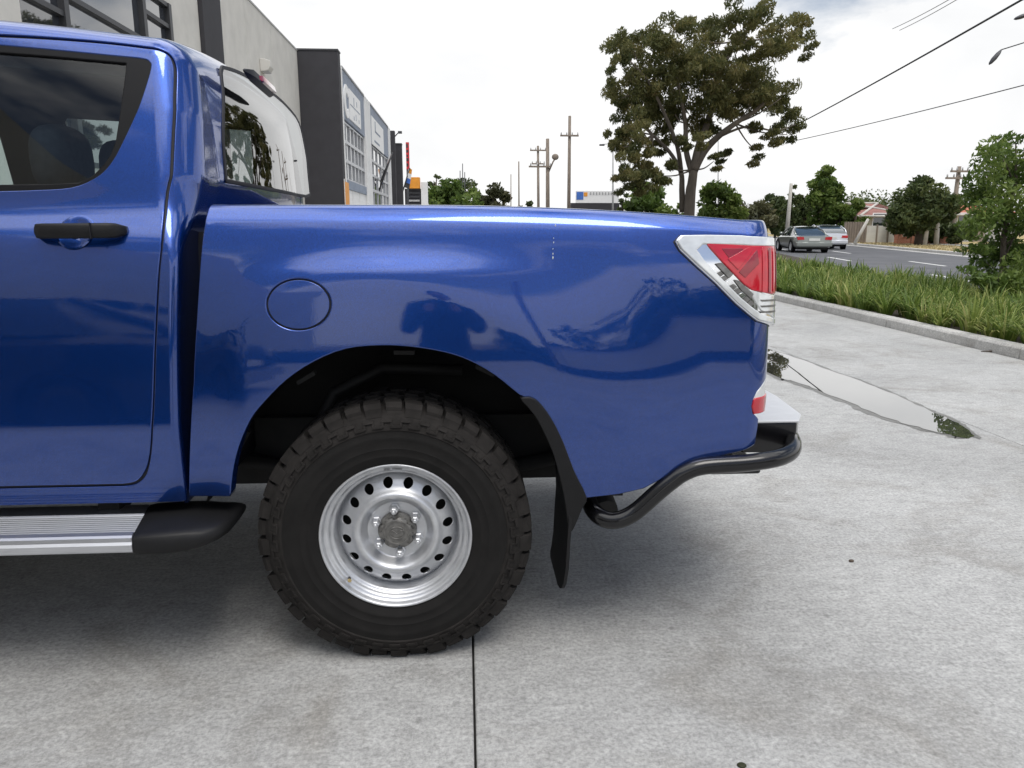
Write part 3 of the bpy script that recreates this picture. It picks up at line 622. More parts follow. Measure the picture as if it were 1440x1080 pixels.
XB = np.array([(.5, -.802), (.75, -.794), (1.0, -.779), (1.13, -.771), (1.24, -.766), (1.33, -.753), (1.42, -.738), (1.60, -.748), (1.80, -.775), (2.0, -.80)])
def xb(z): return float(np.interp(z, XB[:, 0], XB[:, 1]))
CR = 0.10; CU0 = -0.835; CUE = CU0 + CR * PI / 2
def fcab(u, s):
    s = min(max(s, 0), C_SE); y = float(np.interp(s, CS, CY)); z = float(np.interp(s, CS, CZ)); t = math.radians(float(np.interp(s, CS, CT)))
    uu = min(u, CU0); tt = max(0.0, -0.80 - uu); k = 1 + .21 * tt - .055 * tt * tt
    if uu < -2.1: k -= 0.12 * (uu + 2.1) ** 2
    zz = z if z < 1.33 else 1.33 + (z - 1.33) * k
    w_ = sst(-1.30, CU0, uu)
    if u <= CU0: return Vector((u + (xb(zz) + 0.735) * w_, y, zz))
    r = .022 + (CR - .022) * sst(1.18, 1.42, zz); p = min(1.0, (u - CU0) / (CUE - CU0)); q = p * (CR - r + r * PI / 2)
    if q < CR - r: dx, d = q, 0.0
    else: a = (q - (CR - r)) / r; dx, d = CR - r + r * math.sin(a), r * (1 - math.cos(a))
    d += max(0.0, u - CUE)
    sh = (xb(zz - d * math.sin(t)) + 0.735) * w_
    return Vector((CU0 + dx + sh, y + d * math.cos(t), zz - d * math.sin(t)))
def fback(y, z): return Vector((xb(z) + 0.024 * max(0, 1 - ((y - YC) / 0.54) ** 2) * (1 - sst(1.66, 1.79, z)) * sst(1.0, 1.2, z), y, z))
BS, BY, BZ, BT, B_SR = section([(.40, -12), (.55, -8), (.70, -3.5), (.84, 0.5), (.95, 4.2), (1.05, 5.5), (1.13, 7.5), (1.2, 11.5), (1.25, 16), (1.295, 21)],
    1.297, [(0, 21), (.008, 34), (.045, 45), (.06, 68), (.08, 90), (.13, 91)], 0.40, 2.082, 0.95)
B_SE = float(BS[-1]); XW, ZW = -0.2097, 0.395; BX0, BR = 0.813, 0.09; BUE = BX0 + BR * PI / 2
def fbed(u, s):
    s = min(max(s, 0), B_SE); y = float(np.interp(s, BS, BY)); z = float(np.interp(s, BS, BZ)); x = min(u, BX0)
    k = 1 - .105 * (max(0, x + .15) / 1.03) ** 2
    if z > .9: z = .9 + (z - .9) * k
    r = math.hypot(x - XW, z - ZW)
    wr = max(0.0, x - XW) / max(r, 1e-6)
    b = 0.022 * (1 - sst(.735 - .12 * wr, .90 + .16 * wr, r)) * sst(-.80, -.60, x) * (1 - sst(1.15, 1.26, z))
    y -= b
    y += 0.030 * sst(0.45, 1.0, x)                        # the tray narrows a little towards the tail
    if u <= BX0: return Vector((u, y, z))
    a = min((u - BX0) / BR, PI / 2); return Vector((BX0 + BR * math.sin(a), y + BR * (1 - math.cos(a)), z))
in_cab = lambda p: Vector((min(p.x - 0.3, -1.1), YC, min(p.z, 1.5) if p.z > 1.5 else p.z))
in_bed = lambda p: Vector((min(p.x, .6), YC, min(p.z, 1.1)))
in_back = lambda p: Vector((-2, p.y, p.z))
def off(loop, d):
    n = len(loop); A = sum(loop[i][0] * loop[(i + 1) % n][1] - loop[(i + 1) % n][0] * loop[i][1] for i in range(n)); sg = 1 if A > 0 else -1; out = []
    for i in range(n):
        p = Vector(loop[i]); a = (p - Vector(loop[i - 1])); b = (Vector(loop[(i + 1) % n]) - p)
        if a.length < 1e-9 or b.length < 1e-9: out.append(tuple(p)); continue
        a.normalize(); b.normalize(); na = Vector((a.y, -a.x)) * sg; nb = Vector((b.y, -b.x)) * sg; m = (na + nb)
        if m.length < 1e-6: m = na
        m.normalize(); out.append(tuple(p + m * d / max(0.5, m.dot(na))))
    return out
def cp(px, py): return inv(px, py, fcab, -0.95, np.interp(1.29 - (py - 317) * 0.0019, CZ, CS))
# ---- cab shell
gap = [cp(*p) for p in [(0, 50), (75, 54), (150, 60), (205, 66.5), (228, 71), (240, 79), (246, 92), (247, 108), (246, 140), (244.5, 180), (242, 230), (235.5, 270), (231, 310), (227, 350), (222.5, 400), (220, 450), (218, 493), (216, 560), (213.5, 607), (211, 640), (207, 660), (199, 673), (188, 680), (172, 682.5)]]
gap = smoothloop(gap, 3)
dz = cp(0, 682); DF = -1.90
gap = [p for p in gap if p[0] > -1.6]
s_dt = float(cp(0, 50)[1]); s_db = gap[-1][1]
door = fillet([(DF, s_db), (DF, s_dt - .01)], 0) + [(-1.55, s_dt), ] + gap
fdoor = fillet([(-3.02, s_db), (-3.02, 0.80), (-2.42, s_dt - .02), (DF - .012, s_dt - .01), (DF - .012, s_db)], [.05, .1, .1, .02, .02])
win = smoothloop([cp(*p) for p in [(0, 62), (67, 68), (160, 77), (200, 81), (211, 86), (213, 97), (200, 140), (177, 193), (157, 230), (133, 252), (100, 265), (50, 268.5), (0, 270)]], 3)
wt, wb = win[0][1], win[-1][1]
win = win + [(-1.74, wb), (-1.78, wb + .05), (-1.80, wt - .04), (-1.76, wt)]
gl = smoothloop([cp(*p) for p in [(0, 72), (90, 79), (178, 87)]], 3) + [cp(*p) for p in [(176, 110), (170, 155), (163, 200), (156, 218), (147, 231), (130, 248), (110, 258), (60, 260), (0, 260.5)]]
gt, gb = gl[0][1], gl[-1][1]
gl = gl + [(-1.70, gb), (-1.74, gb + .05), (-1.76, gt - .03), (-1.73, gt)]
fwin = fillet([(-2.90, wb + .01), (-2.36, wt - .03), (-2.02, wt), (-2.02, wb)], [.05, .1, .04, .04])
s_sill = float(np.interp(.515, CZ, CS))
fender_top = 0.80
body_out = [(-4.18, s_sill + .1), (-4.20, .60), (-4.12, .72), (-3.10, .83), (-2.40, C_SE - .55), (-2.34, C_SE), (CUE, C_SE), (CUE, C_SR + .085), (CUE + .035, C_SR + .01), (CUE + .035, s_sill), (-3.02, s_sill)]
arch_f = [(-3.43 + .50 * math.cos(a), s_sill - .115 + .50 * math.sin(a)) for a in np.linspace(.22, PI - .10, 24)]
body_out = body_out + arch_f
us_c = np.concatenate([np.arange(-4.2, -1.35, .09), np.arange(-1.35, CU0, .022), np.linspace(CU0, CUE, 22)])
vs_c = np.concatenate([np.arange(0, C_SR - .01, .02), np.arange(C_SR - .01, C_SR + .2, .010), np.arange(C_SR + .2, C_SE, .06)])
cab_body = panel('cab_body', body_out, [off(door, .0065), off(fdoor, .0065)], fcab, M['paint'], truck, us_c, vs_c, in_cab, flange=.03, mirror='also', plain=True)
for mir in (None, 'only'):
    panel('door_gap_shade', off(door, .010), [off(door, -.016)], fcab, M['matt_black'], truck, us_c, vs_c, in_cab, mirror=mir, offset=-.007, flange=.004, bev=.001)  # black ring painting the shade inside the door shut line
    rd = panel('rear_door', off(door, -.0065), [win], fcab, M['paint'], truck, us_c, vs_c, in_cab, mirror=mir, flange=.03)
    panel('window_trim', off(win, -.003), [gl], fcab, M['trim'], rd, us_c, vs_c, in_cab, mirror=mir, offset=-.002, flange=.02)
    panel('window_glass', off(gl, .003), [], fcab, M['glass'], rd, us_c, vs_c, in_cab, mirror=mir, offset=-.010, flange=.001, bev=.0005)
    fd = panel('front_door', off(fdoor, -.005), [fwin], fcab, M['paint'], truck, us_c, vs_c, in_cab, mirror=mir, flange=.03)
    panel('window_glass', off(fwin, .003), [], fcab, M['glass'], fd, us_c, vs_c, in_cab, mirror=mir, offset=-.010, flange=.001, bev=.0005)
    if mir is None: near_door = rd
# inner lining of the cab (dark) and jamb behind the shut lines
lin_out = [(-3.0, s_sill), (-3.0, .8), (-2.34, C_SE - .5), (-2.3, C_SE), (CU0 - .02, C_SE), (CU0 - .02, s_sill)]
panel('cab_lining', lin_out, [off(gl, -.012), off(fwin, -.01)], fcab, M['interior'], truck, np.arange(-3, -.8, .06), np.arange(0, C_SE, .05), in_cab, mirror='also', offset=-.055, flange=.004)
# ---- back wall and rear window
bw = []
for s in np.linspace(s_sill, C_SE, 70):
    p = fcab(CUE, s); bw.append((p.y, p.z))
bw = bw + [(2 * YC - y, z) for y, z in reversed(bw[:-1])]
def bkp(px, py): return inv(px, py, fback, 2.9, 1.6)
rw = [bkp(*p) for p in [(319, 256), (377, 266), (436, 277)]]
rw_in = smoothloop([bkp(*p) for p in [(318, 255), (313.5, 180), (311.5, 110), (313, 94)]], 4)[:-1] + smoothloop([bkp(*p) for p in [(313, 94), (330, 99), (350, 109), (383, 131), (404, 150), (420, 172), (428, 205), (433, 245), (436, 274)]], 3) + [bkp(*p) for p in [(430, 276.5), (377, 266.5)]]
us_b = np.arange(2.1, 3.9, .03); vs_b = np.arange(.5, 2.0, .03)
back_wall = panel('back_wall', off(bw, .012), [rw_in], fback, M['paint'], truck, us_b, vs_b, in_back, flange=.01, plain=True, offset=-.0011)
mb = MB()
for mir in (1, -1):
    rows = []
    for s in np.linspace(float(np.interp(1.28, CZ, CS)), C_SR + .07, 24):
        p = fcab(CUE, s); y = p.y if mir == 1 else 2 * YC - p.y; rows.append([Vector((p.x - .005, y - mir * .022, p.z)), Vector((p.x - .004, y + mir * .06, p.z))])
    mb.quadstrip(rows, closed=False)
mb.build('corner_seam_filler', M['paint'], back_wall, recalc=False)
rwg = panel('rear_window', off(rw_in, -.003), [], fback, M['rearglass'], truck, us_b, vs_b, in_back, offset=.001, flange=.001, bev=.0005)
panel('window_seal', off(rw_in, .003), [off(rw_in, -.006)], fback, M['matt_black'], rwg, us_b, vs_b, in_back, offset=.003, flange=.008, bev=.002)
# ---- third brake light on the roof edge
mb = MB(); c = at(367, 112, 2.83)
p0, p1 = at(347, 98, 2.60), at(386, 133, 3.05)
ax = (p1 - p0).normalized(); upv = Vector((-0.25, 0, 1)).normalized(); nx = ax.cross(upv).normalized(); upv = nx.cross(ax).normalized()
if nx.x < 0: nx = -nx
def blk(p0, p1, h, o0, o1, taper=.25):
    rings = []
    L = (p1 - p0).length
    for t, k in ((0, .15), (.06, .6), (.16, 1), (.84, 1), (.94, .6), (1, .15)):
        q = p0.lerp(p1, t); rings.append([q + upv * h * k + nx * o0, q + upv * h * k * .6 + nx * (o0 + (o1 - o0) * k), q - upv * h * k * .6 + nx * (o0 + (o1 - o0) * k), q - upv * h * k + nx * o0])
    return rings
mb.quadstrip(blk(p0, p1, .020, -.012, .010), True, True)
M['brakered'] = pbr('brake_lens', (.30, .012, .02), .2, coat=1, var=(20, .3))
bl = mb.build('brake_light', M['black_plastic'], truck, autosmooth=50)
mb = MB(); mb.quadstrip(blk(p0.lerp(p1, .26), p0.lerp(p1, .95), .0165, -.01, .019), True, True); mb.build('red_lens', M['brakered'], bl, autosmooth=50)
# ---- the tray side
def bp(px, py):
    if px <= 1066: return inv(px, py, fbed, (px - 652) * .00197, float(np.interp(1.29 - (py - 317) * 0.00198, BZ, BS)))
    u, s = inv(1066, py, fbed, .8, float(np.interp(1.29 - (py - 317) * 0.00198, BZ, BS)))
    return (u + (min(px, 1089) - 1066) / 23 * (BUE - u), s)
front_e = [bp(*p) for p in [(267, 697), (268, 640), (270, 590), (273.5, 540), (277.5, 460), (282, 393), (286, 343), (290, 315), (293.5, 300)]]
uf = front_e[-1][0]
top_f = [(uf + .002, B_SE - .055), (uf + .012, B_SE - .02), (uf + .03, B_SE)]
u55 = bp(1050, 325)[0]
tail = [(u55, B_SE), (u55 + .035, B_SE - .035), (BUE - .05, B_SE - .062), (BUE - .012, B_SE - .085), (BUE, B_SE - .11)] + [bp(*p) for p in [(1089, 400), (1089, 470), (1089, 526)]] + [bp(*p) for p in [(1072, 540), (1064, 550), (1058.5, 561), (1056.5, 572), (1058, 582), (1066, 590), (1065, 600), (1061, 624)]]
low = [bp(*p) for p in [(1046, 632), (1010, 641), (960, 656), (905, 686), (870, 694), (824, 699)]]
arch = smoothloop([bp(*p) for p in [(824, 699), (807, 668), (791, 626), (775, 594), (756, 570), (732, 554), (697, 526), (662, 506), (627, 494), (579, 486), (534, 484), (485, 489), (440, 507), (401, 533), (370, 564), (350, 590), (333, 630), (325.5, 663), (322, 697)]], 3)
bed_out = top_f + tail + low + arch[1:] + front_e[:-1]
fc = [(420 + 47.5 * math.cos(a), 428 + 38.5 * math.sin(a)) for a in np.linspace(0, 2 * PI, 48, endpoint=False)]
fuel = [bp(*p) for p in fc]
us_t = np.concatenate([np.arange(-.85, BX0, .02), np.linspace(BX0, BUE, 13)]); vs_t = np.concatenate([np.arange(0, B_SR - .01, .02), np.arange(B_SR - .01, B_SE, .006)])
bed_side = panel('bed_side', bed_out, [fuel], fbed, M['paint'], truck, us_t, vs_t, in_bed, flange=.035, bev=.004)
panel('bed_side', bed_out, [], fbed, M['paint'], truck, us_t, vs_t, in_bed, flange=.035, bev=.004, mirror='only')
panel('fuel_gap_shade', off(fuel, .002), [off(fuel, -.014)], fbed, M['matt_black'], truck, us_t, vs_t, in_bed, flange=.004, bev=.001, offset=-.006)  # black ring painting shade into the gap around the fuel door
panel('fuel_door', off(fuel, -.0095), [], fbed, M['paint'], truck, us_t, vs_t, in_bed, flange=.012, bev=.0015)
mb = MB(); q = fbed(*bp(420, 428)); mb.box((q.x - .10, q.y + .055, q.z - .09), (q.x + .10, q.y + .07, q.z + .09)); mb.build('fuel_recess', M['matt_black'], truck)
# ---- tail light
tl_px = [(951, 341), (957, 334.5), (990, 334), (1040, 335), (1089, 338), (1089, 360), (1089, 400), (1089, 432), (1085.5, 461), (1063.6, 449), (1035, 425), (1006, 396), (977, 370), (957, 351)]
tl = [bp(*p) for p in tl_px]
r_px = [(992, 345), (1089, 349), (1089, 416), (1074, 413), (1056, 407.5), (1043.5, 399), (1015, 370)]
tp = lambda L: [bp(*p) for p in L]
for mir in (None, 'only'):
    panel('light_gap_shade', off(tl, .006), [], fbed, M['matt_black'], truck, us_t, vs_t, in_bed, offset=.002, flange=.01, mirror=mir)  # black underlay painting a shaded gap around the lamp
    lamp = panel('tail_light', tl, [], fbed, M['chrome'], truck, us_t, vs_t, in_bed, offset=.012, flange=.02, bev=.006, mirror=mir)
    panel('frame', off(tl, -.001), [tp([(985, 343.5), (1040, 345), (1089, 347), (1089, 448), (1083, 455), (1066, 444), (1037, 420), (1008, 391), (985, 367), (975, 353)])], fbed, M['clearlens'], lamp, us_t, vs_t, in_bed, offset=.018, flange=.006, bev=.004, mirror=mir)
    panel('red_lens', tp(r_px), [], fbed, M['redlens'], lamp, us_t, vs_t, in_bed, offset=.017, flange=.012, bev=.004, mirror=mir)
    panel('lens_facet', tp([(1012, 352), (1040, 352), (1046, 362), (1032, 378)]), [], fbed, M['darkred'], lamp, us_t, vs_t, in_bed, offset=.0185, flange=.002, bev=.001, mirror=mir)
    
    panel('clear_lens', tp([(1050, 408), (1070, 416), (1089, 420), (1089, 446), (1083, 452), (1066, 436)]), [], fbed, M['clearlens'], lamp, us_t, vs_t, in_bed, offset=.016, flange=.006, bev=.002, mirror=mir)
    panel('reflector_insert', tp([(1003, 372), (1012, 371), (1027, 387), (1022, 392)]), [], fbed, M['hubgrey'], lamp, us_t, vs_t, in_bed, offset=.0165, flange=.002, bev=.001, mirror=mir)
    panel('reflector_insert', tp([(1029, 394), (1036, 396), (1056, 414), (1053, 420), (1040, 409)]), [], fbed, M['hubgrey'], lamp, us_t, vs_t, in_bed, offset=.0165, flange=.002, bev=.001, mirror=mir)
    for k in range(9):
        f0, f1 = k / 9 + .015, (k + 1) / 9 - .015; a0, a1 = (996, 380), (1052, 433); b0_, b1_ = (1003, 376), (1058, 428)
        L2 = lambda p, q, f: (p[0] + (q[0] - p[0]) * f, p[1] + (q[1] - p[1]) * f)
        panel('reflector_cell', tp([L2(a0, a1, f0), L2(b0_, b1_, f0), L2(b0_, b1_, f1), L2(a0, a1, f1)]), [], fbed, M['hubgrey' if k % 3 else 'chrome'], lamp, us_t, vs_t, in_bed, offset=.0168, flange=.002, bev=.0008, mirror=mir)
    for k in range(5):
        x0 = 1066 + k * 4.2; panel('lens_rib', tp([(x0, 351 + k * .2), (x0 + 1.8, 351 + k * .2), (x0 + 1.8, 412), (x0, 411)]), [], fbed, M['darkred' if k % 2 else 'redlens'], lamp, us_t, vs_t, in_bed, offset=.0195, flange=.002, bev=.0008, mirror=mir)
    panel('lens_facet', tp([(1020, 366), (1034, 380), (1056, 352), (1048, 351)]), [], fbed, M['redlens'], lamp, us_t, vs_t, in_bed, offset=.0192, flange=.002, bev=.001, mirror=mir)
    panel('lens_facet', tp([(1036, 384), (1044, 391), (1062, 372), (1060, 354)]), [], fbed, M['darkred'], lamp, us_t, vs_t, in_bed, offset=.0188, flange=.002, bev=.001, mirror=mir)
    for k in range(3): panel('lens_rib', tp([(1064, 422 + k * 8), (1089, 423 + k * 8), (1089, 425 + k * 8), (1066, 424 + k * 8)]), [], fbed, M['hubgrey'], lamp, us_t, vs_t, in_bed, offset=.0175, flange=.002, bev=.0006, mirror=mir)
    # small corner lamp low on the tail
    cl = panel('corner_lamp', tp([(1089, 529), (1089, 580), (1060, 581), (1058.5, 572), (1061, 560), (1066, 551), (1074, 541)]), [], fbed, M['clearlens'], truck, us_t, vs_t, in_bed, offset=.000, flange=.02, bev=.003, mirror=mir)
    panel('red_lens', tp([(1089, 560), (1089, 581), (1060, 581), (1058, 571), (1061, 561)]), [], fbed, M['redlens'], cl, us_t, vs_t, in_bed, offset=.004, flange=.01, bev=.003, mirror=mir)
# ---- door handle
mb = MB()
hp = [fcab(*cp(x, y)) for x, y in ((51, 325), (115, 324.5), (179, 324))]
pts = []
for i in range(15):
    t = i / 14; q = hp[0].lerp(hp[2], t); e = math.sin(PI * min(1, max(0, t))) ** .35
    pts.append((q, 0.046 * e, 0.0105 + .0095 * min(1, math.sin(PI * t) * 4)))
rings = []
for q, o_, h in pts:
    ring = []
    for k in range(12):
        a = 2 * PI * k / 12; ca, sa = math.cos(a), math.sin(a)
        ring.append(q + Vector((0, -o_ + 0.012 * math.copysign(abs(ca) ** .6, ca), h * math.copysign(abs(sa) ** .6, sa))))
    rings.append(ring)
mb.quadstrip(rings, True, True)
hd = mb.build('door_handle', M['black_plastic'], near_door, autosmooth=60)
mb = MB(); q = hp[0].lerp(hp[2], .705); mb.box((q.x - .001, q.y - .060, q.z - .0205), (q.x + .001, q.y - .05, q.z + .0205)); mb.build('handle_joint', M['matt_black'], near_door)
# bowl behind the handle: a shallow dish
mb = MB(); qc = fcab(*cp(107, 326)); rings = []
for k_, dd in ((1.0, -.002), (.9, .001), (.7, -.006), (.0, -.006)):
    ring = []
    for j in range(28):
        a = 2 * PI * j / 28; u_, v_ = cp(107, 326); p = fcab(u_ + .053 * k_ * math.cos(a), v_ + .050 * k_ * math.sin(a)); ring.append(p + Vector((0, -.004 - dd * 0.6, 0)))
    rings.append(ring)
mb.quadstrip(rings, True); mb.build('handle_bowl', M['paint'], near_door, autosmooth=40)
# ---- bed interior, tailgate
mb = MB(); y0, y1 = 2.27, 2 * YC - 2.27
mb.box((-.70, 2.56, .80), (.84, 3.36, .83)); mb.box((-.72, 2.56, .60), (-.69, 3.36, 1.03)); mb.box((-.72, y0 - .02, 1.031), (-.69, y1 + .02, 1.31)); mb.box((-.69, y0 - .06, 1.03), (.80, y0, 1.30)); mb.box((-.69, y1, 1.03), (.80, y1 + .06, 1.30)); mb.box((-.69, y0, 1.03), (.80, 2.558, 1.05)); mb.box((-.69, 3.362, 1.03), (.80, y1, 1.05))
mb.build('bed_tub', M['paint'], truck)
mb = MB()
tg = [(.80, .70), (.875, .705), (.885, .74), (.887, .92), (.872, .95), (.885, .98), (.885, 1.16), (.895, 1.20), (.885, 1.235), (.83, 1.245), (.80, 1.22)]
mb.prism(tg, y0 - .02, y1 + .02); mb.build('tailgate', M['paint'], truck, autosmooth=50)
# ---- black liner, chassis, axle
for mir in (1, -1):
    yy = lambda y: y if mir == 1 else 2 * YC - y
    for xc in (XW, -3.43):
        mb = MB(); R_ = .555
        ring = []
        prof = [(yy(2.115), -.0), (yy(2.16), .0), (yy(2.32), .01), (yy(2.48), .01), (yy(2.52), -.03), (yy(2.53), -.26)]
        A = np.linspace(.17, PI - .17, 30)
        mb.quadstrip([[Vector((xc + .02 + (R_ * (1.03 if abs(math.cos(a)) > .5 else 1.0) + d) * math.cos(a), y, ZW + .005 + (R_ + .035 + d) * math.sin(a))) for a in A] for y, d in prof], closed=False)
        for a in (.6, 1.1, 1.55, 2.1, 2.6): mb.box((-.03, yy(2.2) - .015, -.006), (.03, yy(2.2) + .015, .006), mat=Matrix.Translation((xc + .02 + .545 * math.cos(a), 0, ZW + .53 * math.sin(a))) @ Matrix.Rotation(-(a - PI / 2), 4, 'Y'))
        mb.tube([(xc - .28, yy(2.30), .62), (xc - .20, yy(2.32), .78), (xc - .05, yy(2.35), .85), (xc + .2, yy(2.35), .84)], .018, 6)
        mb.build('wheel_arch_liner', M['liner'], truck, recalc=False)
mb = MB()
for y in (2.52, 3.40): mb.box((-4.1, y - .04, .50), (.86, y + .04, .66))
mb.box((-3.1, 2.20, .545), (-.80, 3.72, .56)); mb.box((-.72, 2.57, .66), (.80, 3.35, .79)); mb.box((-1.9, 2.6, .38), (-1.0, 3.3, .54)); mb.box((.80, 2.3, .52), (.86, 3.62, .66))
mb.tube([(XW, 2.3, ZW), (XW, 3.6, ZW)], .045, 10); mb.tube([(-3.43, 2.3, ZW), (-3.43, 3.6, ZW)], .04, 10); mb.ellipsoid((XW, 2.96, ZW), (.15, .14, .15))
for y in (2.46, 3.46):
    mb.tube([(-.80, y, .54), (-.5, y, .47), (XW, y, .46), (.2, y, .49), (.55, y, .56)], .026, 6)
    mb.tube([(XW, y + .06, ZW), (XW - .12, y + .06, .74)], .03, 8)
for y in (2.548, 3.372): mb.box((-.85, y - .004, .41), (.42, y + .004, .95))  # dark plates added to darken the arch and close bright gaps beside the tyre
mb.tube([(-1.0, 3.2, .42), (.3, 3.25, .45), (.84, 3.25, .47)], .035, 8)
mb.build('chassis', M['dark'], truck)
mb = MB(); mb.box((-.80, 2.27, .56), (-.705, 3.65, 1.27)); mb.build('bed_gap_shade', M['matt_black'], truck)  # black box standing in for the shade between cab and tray
# ---- bonnet, windscreen, grille (ahead of the frame edge)
mb = MB()
rows = []
for x, z, w in ((-4.26, .62, .76), (-4.27, .95, .80), (-4.22, 1.10, .82), (-4.05, 1.19, .84), (-3.6, 1.25, .84), (-3.15, 1.30, .82), (-2.98, 1.315, .80)):
    rows.append([Vector((x + .10 * abs(t) ** 3, YC + w * t, z + .04 * (1 - t * t) - .02)) for t in np.linspace(-1, 1, 13)])
mb.quadstrip(rows, closed=False); mb.build('bonnet', M['paint'], truck, recalc=False)
mb = MB(); rows = []
for t in np.linspace(0, 1, 6):
    x = -2.98 + .62 * t; z = 1.31 + .555 * t; w = .80 - .18 * t
    rows.append([Vector((x - .05 * (1 - a * a), YC + w * a, z + .02 * (1 - a * a))) for a in np.linspace(-1, 1, 9)])
mb.quadstrip(rows, closed=False); mb.build('windscreen', M['rearglass'], truck, recalc=False)
mb = MB(); mb.box((-4.33, 2.22, .42), (-4.22, 3.70, .66)); mb.box((-4.29, 2.45, .72), (-4.25, 3.47, .95)); mb.build('grille', M['black_plastic'], truck, bevel=.02)
for y in (2.33, 3.59):
    mb = MB(); mb.ellipsoid((-4.20, y, .88), (.10, .12, .10), pw=.7); mb.build('headlight', M['clearlens'], truck)
# ---- seats
for xs in (-1.28, -2.15):
    for y in ((2.52, 2.96, 3.40) if xs > -2 else (2.58, 3.34)):
        mb = MB(); hgt = 1.38
        mb.ellipsoid((xs, y, 1.05), (.10, .23, .36), pw=.55); mb.ellipsoid((xs - .28, y, .76), (.30, .24, .10), pw=.55)
        st = mb.build('seat', M['seatcloth'], truck)
        mb = MB(); mb.ellipsoid((xs + .04, y, 1.485), (.058, .135, .105), 20, 12, pw=.7); mb.tube([(xs + .03, y - .05, 1.3), (xs + .04, y - .05, 1.48)], .008, 6); mb.tube([(xs + .03, y + .05, 1.3), (xs + .04, y + .05, 1.48)], .008, 6)
        mb.build('headrest', M['seatcloth'], st)
mb = MB(); mb.box((-3.0, 2.25, .56), (-.86, 3.67, .60)); mb.box((-3.0, 2.3, .6), (-2.75, 3.62, 1.28)); mb.build('cab_floor', M['interior'], truck)
# ---- side step
for mir in (1, -1):
    yy = lambda y: y if mir == 1 else 2 * YC - y
    st = None
    pr = [(1.955, .425), (1.950, .418), (1.952, .398), (1.962, .392), (2.20, .396), (2.205, .436), (2.20, .440), (2.125, .4405), (2.118, .433)]
    y = 2.112
    while y > 1.995: pr += [(y, .4325), (y - .0025, .4380), (y - .0065, .4380), (y - .009, .4325)]; y -= .0145
    pr += [(1.992, .4335), (1.988, .441), (1.966, .440), (1.957, .436)]
    mb = MB(); ring = lambda x0, sl: [Vector((x0 + sl * (q[0] - 1.95), yy(q[0]), q[1] + .03)) for q in pr]
    mb.quadstrip([ring(-3.0, 0), ring(-.90, -.20)], True, True, smooth=False); st = mb.build('side_step', M['alu'], truck)
    mb = MB(); rings = []
    for t, yo, yi, zb, zt in ((0, 1.949, 2.215, .388, .4415), (.02, 1.944, 2.215, .384, .447), (.10, 1.945, 2.215, .383, .452), (.16, 1.955, 2.215, .386, .452), (.205, 1.965, 2.215, .390, .451), (.24, 1.99, 2.212, .398, .449), (.260, 2.02, 2.205, .406, .446), (.270, 2.06, 2.20, .416, .440), (.273, 2.10, 2.19, .424, .434)):
        ring = []
        for k in range(20):
            a = 2 * PI * k / 20; ca, sa = math.cos(a), math.sin(a); e = .35 if t < .2 else .6
            ring.append(Vector((-.898 + t * .86 - .20 * (yo + (yi - yo) * (.5 - .5 * math.copysign(abs(ca) ** e, ca)) - 1.95) * max(0, 1 - t * 3.6), yy((yo + yi) / 2 - (yi - yo) / 2 * math.copysign(abs(ca) ** e, ca)), (zb + zt) / 2 + .03 + (zt - zb) / 2 * math.copysign(abs(sa) ** e, sa))))
        rings.append(ring)
    mb.quadstrip(rings, True, True); mb.build('end_cap', M['black_plastic'], st, autosmooth=60)
    for x in (-1.05, -2.0, -2.9): mb = MB(); mb.box((x - .03, min(yy(2.16), yy(2.5)), .46), (x + .03, max(yy(2.16), yy(2.5)), .52)); mb.build('step_bracket', M['dark'], st)
# ---- mud flap
for mir in (1, -1):
    yy = lambda y: y if mir == 1 else 2 * YC - y
    strip = smoothloop(tp([(733, 560), (752, 581), (766, 606), (779, 636), (788, 668), (795, 700), (799, 730)]), 3)
    strip2 = smoothloop(tp([(799, 752), (808, 734), (817, 712), (822.5, 698), (806, 664), (790, 622), (774, 590), (756, 566), (744, 559.5)]), 3)
    mf = panel('mud_flap', strip + strip2, [], fbed, M['black_plastic'], truck, us_t, vs_t, in_bed, offset=.010, flange=.02, bev=.004, mirror=None if mir == 1 else 'only')
    mb = MB(); rows = []
    for px_, py_, yo, yi in ((772, 606, 2.085, 2.34), (785, 636, 2.083, 2.36), (797, 668, 2.082, 2.37), (804, 700, 2.082, 2.37), (804.5, 730, 2.082, 2.37), (802, 765, 2.083, 2.37), (800, 800, 2.085, 2.37), (797, 822, 2.09, 2.37), (794.5, 829, 2.095, 2.36), (793, 832, 2.11, 2.33)):
        p = at(px_, py_, 2.085); x, z = p.x, p.z
        rows.append([Vector((x, yy(yo), z)), Vector((x - .010, yy(yo - .002), z)), Vector((x - .014, yy(yo + .02), z)), Vector((x - .014, yy(yi), z)), Vector((x + .004, yy(yi), z))])
    mb.quadstrip(rows, True, True); mb.build('flap_blade', M['black_plastic'], mf, autosmooth=40)
